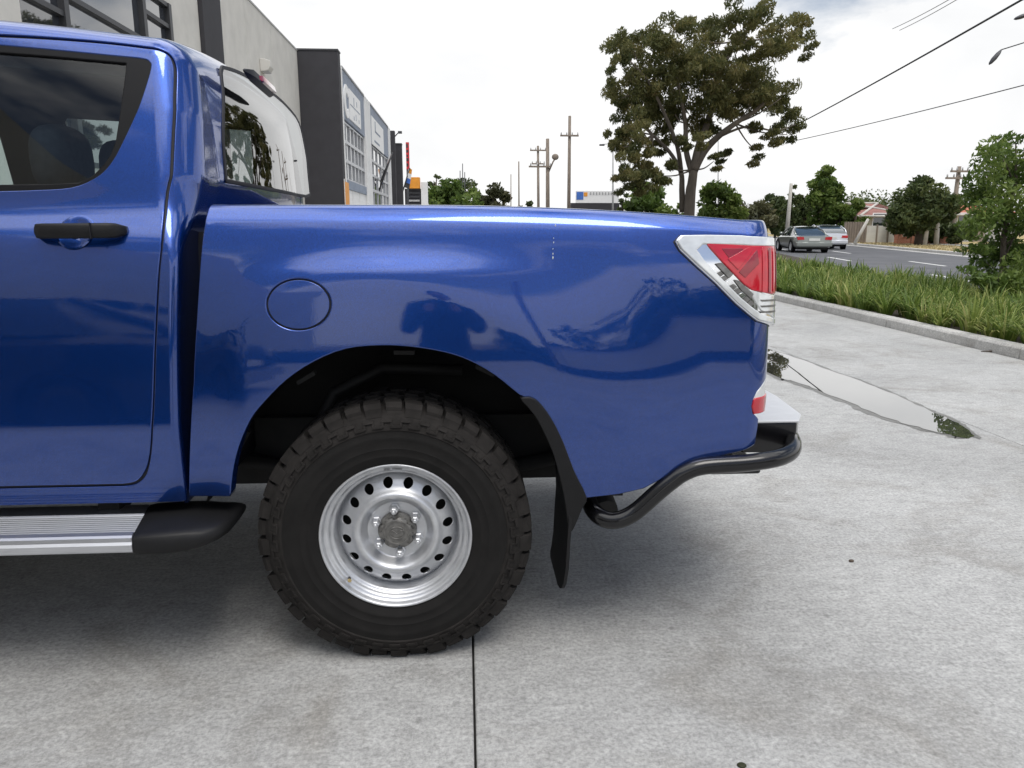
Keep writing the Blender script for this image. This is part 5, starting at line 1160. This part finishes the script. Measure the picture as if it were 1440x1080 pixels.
for px, py in [(1385, 245), (1395, 310), (1435, 320), (1408, 355), (1450, 250), (1415, 275), (1388, 370), (1475, 300), (1400, 210)]:
    e = rp(px, py, 11.9 + rng.uniform(-.3, .3)); s = Vector((.02, 0, max(.35, e[2] - .5))); mb.tube([s, s.lerp(Vector(e), .5) + Vector((0, 0, .05)), Vector(e)], [.018, .012, .005], 5)
mb.build('trunk', M['darkbark'], rt)
bb = Vector((8.0, 10.9, .06)); bt = thing('shrub', 'low leafy bush under the young tree, leaning over the strap grass', 'shrub', tuple(bb)); pts, tn = [], []
for (px, py, rx, ry, n_) in [(1400,400,26,20,420),(1432,408,30,24,520),(1378,392,12,10,110),(1455,400,24,24,400),(1415,425,28,12,320),(1450,430,24,14,260),(1362,378,8,6,50),(1478,400,26,28,380)]:
    for _ in range(2):
        Y = 10.9 + rng.uniform(-.35, .5); k = Y / FPX; cc = np.array(at(px + rng.normal(0, rx * .3), py + rng.normal(0, ry * .3), Y) - bb); q = clump_pts(cc, (rx * k * .8, .28, ry * k * .8), n_ // 2, .1); q[:, 2] = np.maximum(q[:, 2], .03); pts.append(q); tn.append(np.clip(rng.uniform(.1, .75) + rng.normal(0, .15, len(q)), 0, 1))
leaf_mesh('foliage', np.concatenate(pts), .10, .45, M['greenleaf'], bt, .2, np.concatenate(tn))
mb = MB()
for k in range(6): a = k * 1.05; mb.tube([(0, 0, 0), (.25 * math.cos(a), .2 * math.sin(a), .3), (.55 * math.cos(a), .4 * math.sin(a), .55)], [.015, .01, .004], 5)
mb.build('stem', M['darkbark'], bt)
# ================================================================ HOUSES ACROSS THE ROAD
M['tileold'] = pbr('old_red_tiles', (0.26, 0.12, 0.10), 0.85, var=(1.2, 0.3), bump=(9, 0.8, 0.05)); M['tilered'] = pbr('orange_red_tiles', (0.42, 0.14, 0.08), 0.85, var=(1.2, 0.25), bump=(9, 0.8, 0.05))
M['cream'] = pbr('cream_wall', (0.52, 0.47, 0.38), 0.85, var=(1, 0.12)); M['brick'] = None
m, nt, b = nodes_of('red_brick'); tcb = N(nt, 'ShaderNodeTexCoord'); brk = N(nt, 'ShaderNodeTexBrick'); brk.inputs['Color1'].default_value = (.33, .10, .05, 1); brk.inputs['Color2'].default_value = (.42, .15, .08, 1); brk.inputs['Mortar'].default_value = (.4, .36, .32, 1); brk.inputs['Scale'].default_value = 4.2
rotm = N(nt, 'ShaderNodeMapping'); rotm.inputs['Rotation'].default_value = (PI / 2, 0, 0); nt.links.new(tcb.outputs['Object'], rotm.inputs[0]); nt.links.new(rotm.outputs[0], brk.inputs['Vector']); nt.links.new(brk.outputs['Color'], b.inputs['Base Color']); b.inputs['Roughness'].default_value = .9; M['brick'] = m
M['fencewood'] = pbr('grey_palings', (0.42, 0.41, 0.39), 0.9, var=(3, 0.2), stretch=(6, 6, .5)); M['palefence'] = pbr('pale_panel', (0.58, 0.57, 0.53), 0.8, var=(2, 0.12)); M['timber'] = pbr('weathered_timber', (0.24, 0.20, 0.165), 0.9, var=(3, 0.35), stretch=(4, 4, .6)); M['palepole'] = pbr('pale_pole', (0.50, 0.48, 0.44), 0.85, var=(3, 0.15))
def house(name, label, px0, px1, Y, py_eave, py_ridge, wallm, tilem, depth=9, gable=None):
    a = at(px0, 320, Y); b_ = at(px1, 320, Y); L_ = b_.x - a.x; ez, rz_ = hz(py_eave, Y), hz(py_ridge, Y + depth / 2)
    t = thing(name, label, 'house', (a.x, Y, 0.07)); mb = MB(); mb.box((.4, .4, 0), (L_ - .4, depth - .4, ez)); mb.build('wall', wallm, t)
    mb = MB(); o_ = .0; rdx = depth * .42; h = rz_
    A, B, C, D = (o_, 0, ez), (L_, 0, ez), (L_, depth, ez), (o_, depth, ez); R0, R1 = (o_ + rdx, depth / 2, h), (L_ - rdx, depth / 2, h)
    for f in ((A, B, R1, R0), (B, C, R1), (C, D, R0, R1), (D, A, R0)): mb.face(f)
    mb.face([D, C, B, A]); rf = mb.build('roof', tilem, t)
    mb = MB()
    for s, e in ((A, R0), (B, R1), (R0, R1), (C, R1), (D, R0)): mb.tube([Vector(s) + Vector((0, 0, .03)), Vector(e) + Vector((0, 0, .03))], .10, 6)
    mb.build('ridge_capping', M['palepole'] if tilem is M['tileold'] else tilem, rf)
    mb = MB()
    for s, e in ((A, B), (B, C), (C, D), (D, A)): mb.tube([s, e], .09, 5)
    mb.build('gutter', M['palepole'], t)
    for fx in (.25, .6):
        mb = MB(); x0 = L_ * fx; w_, z0, z1 = 1.5, .9, 2.1
        for lo, hi in (((x0, .34, z0), (x0 + w_, .40, z0 + .08)), ((x0, .34, z1), (x0 + w_, .40, z1 + .08)), ((x0, .34, z0 + .08), (x0 + .08, .40, z1)), ((x0 + w_ - .08, .34, z0 + .08), (x0 + w_, .40, z1))): mb.box(lo, hi)
        w = mb.build('window', M['signwhite'], t); mb = MB(); mb.box((x0 + .08, .37, z0 + .08), (x0 + w_ - .08, .395, z1)); mb.build('pane', M['facadeglass'], w)
    mb = MB(); mb.box((L_ * .45, .36, 0), (L_ * .45 + .95, .398, 2.05)); mb.build('door', M['timber'], t)
    return t
h1 = house('tiled_house', 'low house with dull red tiled hip roof and pale ridges behind the pale fence', 1208, 1292, 58, 305, 286.5, M['cream'], M['tileold'])
h2 = house('tiled_house', 'house with orange red tiled roof behind the leaning power pole', 1318, 1440, 56, 303, 284, M['lightgrey'], M['tilered'])
mb = MB(); 
def picket(name, label, px0, px1, Y, h, mat, post, n, group=None):
    a = at(px0, 330, Y); b_ = at(px1, 330, Y); L_ = b_.x - a.x; t = thing(name, label, 'fence', (a.x, Y, .08), 0, group); wd = L_ / n; first = None
    for k in range(n):
        if first is None: mb = MB(); mb.box((.03, 0, .05), (wd - .03, .04, h)); first = mb.build('fence_panel', mat, t)
        else: c = first.copy(); COL.objects.link(c); c.location = (k * wd, 0, 0)
    mb = MB()
    for k in range(n + 1):
        m_ = MB(); m_.box((k * wd - .05, -.04, 0), (k * wd + .05, .10, h + .08)); m_.build('post', post, t)
    return t
picket('panel_fence', 'pale panel fence with dark posts beside the road verge', 1217, 1264, 52, hz(317, 52) - .1, M['palefence'], M['timber'], 3)
picket('paling_fence', 'grey brown paling fence between silver car and pale fence', 1188, 1216, 53, hz(313, 53) - .1, M['timber'], M['timber'], 8)
a = at(1265, 330, 50); b_ = at(1345, 330, 50); bw_ = thing('brick_wall', 'low orange red brick garden wall behind the dark tree', 'wall', (a.x, 50, .07)); mb = MB(); mb.box((0, 0, 0), (b_.x - a.x, .25, .42)); mb.build('brickwork', M['brick'], bw_); mb = MB(); mb.box((-.02, -.04, .42), (b_.x - a.x + .02, .29, .48)); mb.build('coping', M['brick'], bw_)
for k in range(5): x0 = (b_.x - a.x) * k / 4; mb = MB(); mb.box((x0 - .16, -.08, 0), (x0 + .16, .33, .62)); mb.build('pier', M['brick'], bw_)
def post(name, label, p0, p1, Y, r0, r1, mat, cat='post', grp=None):
    a = at(*p0, Y); b_ = at(*p1, Y); a.z = .05; t = thing(name, label, cat, tuple(a), 0, grp); mb = MB(); mb.tube([(0, 0, 0), (b_ - a) * .5, b_ - a], [r0, (r0 + r1) / 2, r1], 8); mb.build('shaft', mat, t); return t, b_ - a
post('timber_brace', 'pale timber plank leaning up before the red tiled house', (1203, 331), (1221, 308), 51, .13, .10, M['palepole'], 'plank')
post('bare_post', 'bare grey post leaning right in front of the dark tree', (1301.5, 335), (1307.5, 294), 46, .13, .10, M['palepole'])
post('bare_post', 'bare pale post between the leaning post and the timber power pole', (1317, 338), (1319.6, 291), 46.5, .16, .13, M['palepole'])
post('pale_pole', 'pale grey slender pole behind the front of the dark green sedan', (1106.7, 323), (1112.7, 258), 52, .17, .11, M['palepole'], 'pole')
def power_pole(label, px0, pxt, pyt, Y, r, arms, mat='timber', extra=None, name='power_pole'):
    t, top = post(name, label, (px0, 330), (pxt, pyt), Y, r, r * .75, M[mat], 'pole', 'power and light poles along the street'); H_ = top.length; ax = top.normalized()
    for (py, l_px, r_px) in arms:
        f = (hz(py, Y) - .05) / (top.z); c = top * f; k = Y / FPX; m_ = MB(); m_.box((c.x - l_px * k, -.06 - r, c.z - .06), (c.x + r_px * k, .06 - r, c.z + .06)); arm = m_.build('crossarm', M[mat], t)
        if Y < 75:
            for s in np.linspace(-l_px * k * .9, r_px * k * .9, 4): m_ = MB(); m_.tube([(c.x + s, -r, c.z + .06), (c.x + s, -r, c.z + .14), (c.x + s, -r, c.z + .26)], [.04, .055, .03], 6); m_.build('insulator', M['lightgrey'], arm)
    return t, top
power_pole('leaning timber power pole with two crossarms in front of the orange red roof', 1337, 1349, 234, 50, .17, [(238, 14, 12), (248, 20, 12)])
power_pole('tallest thin pole standing alone over the tray, thin short crossarm', 799.5, 801.2, 163, 60, .15, [(190, 13, 12)])
t, top = power_pole('thick timber pole with a long crossarm and angled lamp arm', 770.5, 770, 195, 56, .16, [(234, 26, 4)])
m_ = MB(); z0 = hz(243, 56); k = 56 / FPX; m_.tube([(0, 0, z0), (6 * k, 0, hz(228, 56)), (11 * k, 0, hz(220, 56))], .06, 6); m_.ellipsoid((9 * k, 0, hz(221, 56)), (.25, .12, .22)); m_.build('lamp_arm', M['timber'], t)
power_pole('slender pole with two crossarms left of the thick timber pole', 757.5, 756.5, 205, 72, .14, [(211, 11, 11), (230, 9, 9)])
power_pole('thin pole left of the crossarm pole, plain top', 730, 729.5, 227, 92, .10, [])
power_pole('thinnest short pole at the far end of street', 718.5, 718.5, 245, 96, .07, [])
for i, (px, py, lab) in enumerate(((647, 240, 'left thin mast above the far trees'), (650.5, 230, 'tallest middle mast above the far trees'), (653.5, 242, 'right thin mast above the far trees'))):
    t, _ = post('radio_mast', lab, (px, 330), (px, py), 118, .10, .06, M['frame'], 'mast', 'thin masts above the far trees')
t, top = post('street_lamp', 'street lamp whose short arm shows left of the gum tree', (862, 330), (862, 203), 64, .09, .06, M['lightgrey'], 'street lamp'); k = 64 / FPX
m_ = MB(); m_.tube([(0, 0, top.z), (-8 * k, 0, top.z + .05), (-18 * k, 0, top.z)], .035, 6); m_.build('arm', M['lightgrey'], t); m_ = MB(); m_.box((-22 * k, -.1, top.z - .12), (-15 * k, .1, top.z + .01)); m_.build('lamp_head', M['frame'], t, bevel=.03)
post('slim_pole', 'slim grey pole standing right of the gum trunk', (1010, 330), (1010, 196), 66, .06, .045, M['lightgrey'], 'pole')
# billboard
a = at(806, 290, 84); b_ = at(870, 290, 84); bbd = thing('billboard', 'long pale roadside billboard with faded lettering, left of the shrubs', 'billboard', (a.x, 84, .07)); z0, z1 = hz(286, 84), hz(269, 84); W_ = b_.x - a.x
mb = MB(); mb.box((.3, 0, z0), (W_, .25, z1)); mb.build('board', M['signwhite'], bbd); mb = MB(); mb.box((-.2, .02, 0), (W_ + .1, .6, z0)); mb.build('base', M['charcoal'], bbd)
mb = MB(); mb.box((.35, -.03, z0 + .35), (1.1, -.005, z1 - .1)); mb.build('blue_panel', M['bluecloth'], bbd); mb = MB(); mb.box((1.15, -.03, z0 + .7), (1.55, -.005, z1 - .15)); mb.build('orange_panel', M['orange'], bbd)
mb = MB()
for k in range(9): mb.box((1.8 + k * .33, -.03, z0 + .85), (1.98 + k * .33, -.005, z0 + 1.15))
tag(mb.build('lettering', M['lightgrey'], bbd), kind='stuff')
# ================================================================ CARS
def car_paint(n, c): return pbr(n, c, .28, metal=.5, coat=1.0, var=(3, .05))
M['cardark'] = car_paint('dark_green_car_paint', (.27, .29, .27)); M['carsilver'] = car_paint('silver_car_paint', (.66, .68, .72)); M['carblack'] = car_paint('black_car_paint', (.008, .008, .009)); M['carglass'] = pbr('car_glass', (.03, .045, .05), .03, spec=1, coat=1, var=(2, .3)); M['numplate'] = pbr('number_plate', (.7, .7, .66), .5, var=(6, .08))
def car(name, label, loc, rz, paint, L, Wd, st_low, st_roof, hatch, zs=1.0, rimm='steel'):
    """local frame: +Y forward, rear axle at the origin"""
    t = thing(name, label, 'car', loc, rz, 'cars driving away along the road'); hw = Wd / 2
    st_low = [(a, b_, c * zs, d) for a, b_, c, d in st_low]; st_roof = [(a, b_ * zs, c * zs, d, e) for a, b_, c, d, e in st_roof]
    def sect(y, zb, zt, w, tuck=.86):
        return [Vector((x * w, y, z)) for x, z in ((-.88, zb), (-.98, zb + .12), (-1, (zb + zt) / 2), (-.985, zt - .10), (-tuck, zt), (-.3, zt + .015), (.3, zt + .015), (tuck, zt), (.985, zt - .10), (1, (zb + zt) / 2), (.98, zb + .12), (.88, zb))]
    mb = MB(); mb.quadstrip([sect(*s[:3], s[3] * hw) for s in st_low], True, True); body = mb.build('body', paint, t, autosmooth=40)
    mb = MB()
    def gsec(y, zb, zt, wb, wt): return [Vector((x * hw, y, z)) for x, z in ((-wb, zb), (-(wb + wt) / 2 - .01, (zb + zt) / 2), (-wt, zt), (wt, zt), ((wb + wt) / 2 + .01, (zb + zt) / 2), (wb, zb))]
    mb.quadstrip([gsec(*s) for s in st_roof], True, True); mb.build('cabin_glass', M['carglass'], t, autosmooth=30)
    mb = MB(); s1, s2 = st_roof[1], st_roof[2]; n_ = 7; rows = []
    for i in range(7):
        f = i / 6; y = s1[0] + (s2[0] - s1[0]) * f; zt = s1[2] + (s2[2] - s1[2]) * f; wt = s1[4] + (s2[4] - s1[4]) * f
        rows.append([Vector((hw * wt * 1.03 * a, y, zt + .012 + .045 * (1 - a * a) * math.sin(PI * min(1, max(0.15, f))) ** .5)) for a in np.linspace(-1, 1, 7)])
    mb.quadstrip(rows, closed=False); 
    mb.build('roof', paint, t)
    for sx in (-1, 1):
        for i0, i1 in ((0, 1), (3, 2)):
            A, B = st_roof[i0], st_roof[i1]; m_ = MB(); m_.tube([(sx * hw * A[3], A[0], A[1]), (sx * hw * (A[3] + A[4]) / 2 * 1.005, (A[0] + B[0]) / 2, (A[1] + B[2]) / 2), (sx * hw * B[4], B[0], B[2])], .045, 6); m_.build('pillar', paint, t)
        ym = (s1[0] + s2[0]) / 2; m_ = MB(); m_.tube([(sx * hw * 1.0 * s1[3], ym, s1[1]), (sx * hw * s1[4] * 1.01, ym - .05, s1[2])], .045, 6); m_.build('pillar', M['matt_black'], t)
        m_ = MB(); m_.ellipsoid((sx * (hw + .07), s2[0] + .45, .95), (.09, .05, .065)); m_.build('mirror', paint, t)
        yr = st_low[0][0]
        m_ = MB(); m_.prism([(sx * hw * .56, .66), (sx * hw * .93, .64), (sx * hw * .95, .80), (sx * hw * .60, .79)], yr - .03, yr + .22); m_.build('tail_light', M['redlens' if rimm == 'steel' else 'carglass'], t)
        for wy in (0, L['wb']):
            w = bpy.data.objects.new('wheel', None); COL.objects.link(w); w.parent = t; w.location = (sx * (hw - .10), wy, .315)
            Pq = lambda r, a, d: Vector((sx * d, r * math.cos(a), r * math.sin(a)))
            m_ = MB(); m_.lathe([(.20, .095), (.27, .11), (.305, .10), (.315, .06), (.315, -.09), (.20, -.10)], Pq, 20); m_.build('tyre', M['rubber'], w)
            m_ = MB(); m_.lathe([(.205, .10), (.19, .085), (.15, .075), (.05, .10), (.0, .10)], Pq, 20); m_.build('rim', M[rimm], w)
            m_ = MB(); m_.lathe([(.37, .112), (.325, .118), (.325, .05), (.37, .05)], Pq, 20); m_.build('arch_trim', M['matt_black'], w)
    yr = st_low[0][0]
    m_ = MB(); m_.box((-.26, yr - .035, .60), (.26, yr - .01, .72)); m_.build('number_plate', M['numplate'], t)
    m_ = MB(); m_.prism([(yr - .07, .33), (yr - .07, .52), (yr + .12, .55), (yr + .3, .52), (yr + .3, .30)], -hw * .97, hw * .97, ax='x'); m_.build('bumper', paint, t, bevel=.03)
    m_ = MB(); m_.box((-hw * .8, yr + .2, .17), (hw * .8, L['wb'] + .5, .30)); m_.build('underside', M['dark'], t)
    return t
RZ = -math.radians(13.1)
q = gnd(1136, 353.3); car('sedan', 'dark green grey sedan with silver wheels driving away, nearer of the two cars', (q.x, q.y, -.06), -math.radians(9.5), M['cardark'], dict(wb=2.7), 1.76,
    [(-1.02, .30, .70, .93), (-.98, .28, .90, .96), (-.4, .26, .96, .99), (.6, .24, .95, 1.0), (2.2, .24, .93, 1.0), (2.7, .24, .90, .99), (3.35, .26, .80, .95), (3.55, .32, .66, .86)],
    [(-.38, .94, .96, .84, .80), (.50, .94, 1.36, .90, .64), (1.35, .93, 1.40, .91, .66), (2.35, .92, .94, .86, .82)], False, .915)
q = gnd(1176, 348.9); car('hatchback', 'silver hatchback driving away beyond the dark sedan', (q.x - .50, q.y, -.06), RZ, M['carsilver'], dict(wb=2.6), 1.78,
    [(-.78, .30, .74, .92), (-.74, .28, .98, .96), (-.2, .26, 1.02, .99), (.6, .24, .99, 1.0), (2.2, .24, .96, 1.0), (2.6, .24, .93, .99), (3.2, .26, .84, .95), (3.4, .32, .68, .86)],
    [(-.62, 1.0, 1.03, .88, .84), (-.05, .99, 1.42, .91, .66), (1.25, .98, 1.48, .92, .68), (2.3, .95, .98, .88, .84)], True, .92)
car('added_sedan', 'black sedan added unseen beside the camera, darkening the blue door by reflection', (-2.75, -2.0, 0.0), PI / 2, M['carblack'], dict(wb=2.7), 1.80,  # unseen car, added to put a dark reflection into the door
    [(-1.02, .22, .74, .93), (-.98, .20, .98, .96), (-.4, .2, 1.02, .99), (.6, .2, 1.0, 1.0), (2.2, .2, .98, 1.0), (2.7, .2, .95, .99), (3.35, .22, .84, .95), (3.55, .26, .68, .86)],
    [(-.75, 1.0, 1.02, .84, .80), (.05, 1.0, 1.46, .90, .68), (1.35, .98, 1.48, .91, .70), (2.35, .96, .98, .86, .82)], False, 1.0, 'matt_black')['group'] = 'added out of view behind the camera'
# ================================================================ OVERHEAD WIRES AND LAMPS
M['wire'] = pbr('wire', (.03, .03, .03), .6, var=(1, .1))
def wire(label, pa, Ya, pb, Yb, r=.018, sag=.1, ext=.35):
    a, b_ = at(*pa, Ya), at(*pb, Yb); d = b_ - a; e = b_ + d * ext; s0 = a - d * .05; n_ = 16
    mb = MB(); P = [s0.lerp(e, k / n_) - Vector((0, 0, sag * 4 * (k / n_) * (1 - k / n_))) for k in range(n_ + 1)]; mb.tube(P, r, 5); o = mb.build('overhead_wire', M['wire']); return tag(o, label, 'wire', 'overhead wires over the road')
wire('steeper overhead wire rising from the gum tree to the top edge', (1134, 168), 47, (1430, 0), 22.4, .034)
wire('flatter overhead wire from the gum tree to the right edge', (1130, 195), 49, (1440, 117), 30, .022)
wire('upper of two faint thin wires near the top edge', (1258, 39), 60, (1334, -2), 46, .022)
wire('lower of two faint thin wires near the top edge', (1268, 41), 60, (1345, -2), 46, .022)
sp0 = at(1398, 83, 25); bs = Vector((at(1500, 300, 24).x, 24, 0.0)); tall = hz(8, 24)
ls = thing('street_lamp', 'street lamp at the top right corner with two dark lamp heads on thin arms', 'street lamp', tuple(bs))
mb = MB(); mb.tube([(0, 0, 0), (0, 0, tall * .6), (0, 0, tall)], [.10, .08, .05], 10); mb.build('pole', M['lightgrey'], ls)
for (p0, p1, Y) in (((1391, 91), (1408, 70), 25), ((1426, 27), (1452, 18), 23)):
    a, b_ = at(*p0, Y) - bs, at(*p1, Y) - bs; mb = MB(); top = Vector((0, 0, tall - .1)); mb.tube([b_, b_.lerp(top, .5), top], .018, 6); mb.build('arm', M['wire'], ls)
    mb = MB(); rings = []
    for f, r in ((0, .02), (.12, .08), (.4, .12), (.75, .10), (1, .035)):
        c = a.lerp(b_, f); d = (b_ - a).normalized(); s = d.cross(Vector((0, 0, 1))).normalized(); u = s.cross(d); rings.append([c + s * r * math.cos(2 * PI * k / 10) + u * r * .55 * math.sin(2 * PI * k / 10) for k in range(10)])
    mb.quadstrip(rings, True, True); mb.build('lamp_head', M['frame'], ls)
# ================================================================ SMALL THINGS ON THE CONCRETE
q = gnd(1398, 495.5); mb = MB(); mb.tube([(-.13, .02, .008), (-.05, .0, .012), (.04, .012, .010), (.13, -.01, .007)], [.004, .009, .008, .003], 6); o = mb.build('bark_strip', M['darkbark']); o.location = (q.x, q.y, 0); tag(o, 'curled brown strip of bark lying beside the kerb', 'bark')
q = gnd(1197, 790); mb = MB(); mb.ellipsoid((0, 0, .004), (.011, .008, .006), 8, 6); o = mb.build('pebble', M['darkbark']); o.location = (q.x, q.y, 0); tag(o, 'tiny dark pebble alone on the open concrete', 'pebble')
q = gnd(1043, 1077); mb = MB(); mb.ellipsoid((0, 0, .002), (.012, .010, .004), 10, 6); o = mb.build('dried_leaf', M['olive']); o.location = (q.x, q.y, 0); tag(o, 'small olive dried leaf at the bottom edge of the picture', 'leaf')
# ================================================================ WHAT THE PAINT MIRRORS (behind the camera)
for i, (x, y, h, r, lab) in enumerate(((-9.0, -13, 4.2, 3.0, 'dark round tree behind the camera, left end of the row'), (2.6, -19, 2.3, 1.6, 'low dark tree behind the camera, right of the photographer'), (7.5, -15, 5.4, 3.4, 'tall dark tree behind the office wall'), (13, -13, 6.0, 3.8, 'tallest dark tree behind the camera, right end of the row'))):
    tree('yard_tree', lab, (x, y, 0), h, r, 1500, .42, M['darkleaf'], crown0=.08, group='trees behind the camera', clumps=22)
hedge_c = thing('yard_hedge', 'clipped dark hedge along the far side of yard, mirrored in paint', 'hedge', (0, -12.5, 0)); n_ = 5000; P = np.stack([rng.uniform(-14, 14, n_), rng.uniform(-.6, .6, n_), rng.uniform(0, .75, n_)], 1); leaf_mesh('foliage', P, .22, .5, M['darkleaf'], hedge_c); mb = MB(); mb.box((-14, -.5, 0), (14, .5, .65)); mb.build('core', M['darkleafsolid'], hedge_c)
t, _ = post('yard_pole', 'timber pole behind the camera, mirrored in the paint', (720, 330), (720, 330), 1.0, .1, .1, M['timber'], 'pole'); bpy.data.objects.remove(t.children[0]); t.location = (2.3, -9.5, 0); mb = MB(); mb.tube([(0, 0, 0), (0, .0, 3), (-.1, 0, 6.2)], [.12, .10, .08], 8); mb.build('shaft', M['timber'], t)
# the photographer
pm = thing('person', 'person in a dark jacket holding a camera up to the face', 'person', (-.12, -.42, 0))
def skin(name, V, E_, R_, mat, parent, lv=2):
    me = bpy.data.meshes.new(name); me.from_pydata(V, E_, []); o = bpy.data.objects.new(name, me); COL.objects.link(o); o.parent = parent; me.materials.append(mat)
    md = o.modifiers.new('skin', 'SKIN'); sv = me.skin_vertices[0].data if me.skin_vertices else None
    if sv is None:
        bm = bmesh.new(); bm.from_mesh(me); bm.verts.layers.skin.verify(); bm.to_mesh(me); bm.free(); sv = me.skin_vertices[0].data
    for i, r in enumerate(R_): sv[i].radius = (r, r) if not isinstance(r, tuple) else r
    sv[0].use_root = True; s = o.modifiers.new('sub', 'SUBSURF'); s.levels = lv; s.render_levels = lv
    for p in me.polygons: p.use_smooth = True
    return o
M['jacket'] = pbr('dark_jacket', (.02, .022, .03), .85, var=(20, .3)); M['jeans'] = pbr('jeans', (.03, .04, .07), .9, var=(40, .25)); M['skin'] = pbr('skin', (.45, .27, .19), .5, var=(20, .08)); M['hair'] = pbr('hair', (.02, .015, .01), .7, var=(60, .4))
V = [(0, 0, .88), (0, 0, 1.08), (0, .03, 1.26), (0, .05, 1.36), (0, .09, 1.43), (-.17, .05, 1.33), (-.21, .17, 1.08), (-.10, .33, 1.26), (.17, .05, 1.33), (.21, .17, 1.08), (.10, .33, 1.26), (-.10, 0, .84), (-.11, .03, .48), (-.11, -.02, .09), (.10, 0, .84), (.11, .03, .48), (.11, -.02, .09), (-.11, .14, .04), (.11, .14, .04)]
E_ = [(0, 1), (1, 2), (2, 3), (3, 4), (3, 5), (5, 6), (6, 7), (3, 8), (8, 9), (9, 10), (0, 11), (11, 12), (12, 13), (0, 14), (14, 15), (15, 16), (13, 17), (16, 18)]
skin('body', V, E_, [(.16, .11), (.15, .10), (.17, .11), .10, .055, .075, .052, .036, .075, .052, .036, .095, .062, .045, .095, .062, .045, .04, .04], M['jacket'], pm)
mb = MB(); mb.ellipsoid((0, .12, 1.54), (.075, .095, .115), 18, 14); mb.ellipsoid((0, .22, 1.525), (.012, .02, .02), 8, 6); mb.ellipsoid((-.078, .115, 1.535), (.012, .02, .03), 8, 6); mb.ellipsoid((.078, .115, 1.535), (.012, .02, .03), 8, 6); mb.build('head', M['skin'], pm)
mb = MB(); mb.ellipsoid((0, .10, 1.575), (.083, .10, .098), 18, 12); mb.build('hair', M['hair'], pm)
for sx in (-1, 1):
    hd_ = MB(); hd_.ellipsoid((sx * .085, .345, 1.285), (.022, .028, .045), 12, 8); hnd = hd_.build('hand', M['skin'], pm)
    for k in range(4): m_ = MB(); L_ = (.9, 1.0, .95, .75)[k]; z = 1.315 - .019 * k; m_.tube([(sx * .085, .37, z), (sx * .075, .40, z + .004), (sx * (.075 - .035 * L_), .412, z + .004)], [.0095, .0085, .007], 6); m_.build('finger', M['skin'], hnd)
    m_ = MB(); m_.tube([(sx * .075, .33, 1.265), (sx * .05, .335, 1.268), (sx * .03, .345, 1.27)], [.011, .0095, .008], 6); m_.build('thumb', M['skin'], hnd)
cm_ = thing('compact_camera', 'small black camera held up in both hands', 'camera', (-.12, -.055, 1.288)); mb = MB(); mb.box((-.05, -.025, -.03), (.05, .0, .03)); mb.build('camera_body', M['black_plastic'], cm_, bevel=.005); mb = MB(); mb.tube([(.0, 0, 0), (.0, .022, 0)], [.021, .019], 16); mb.build('lens', M['gloss_black'], cm_)
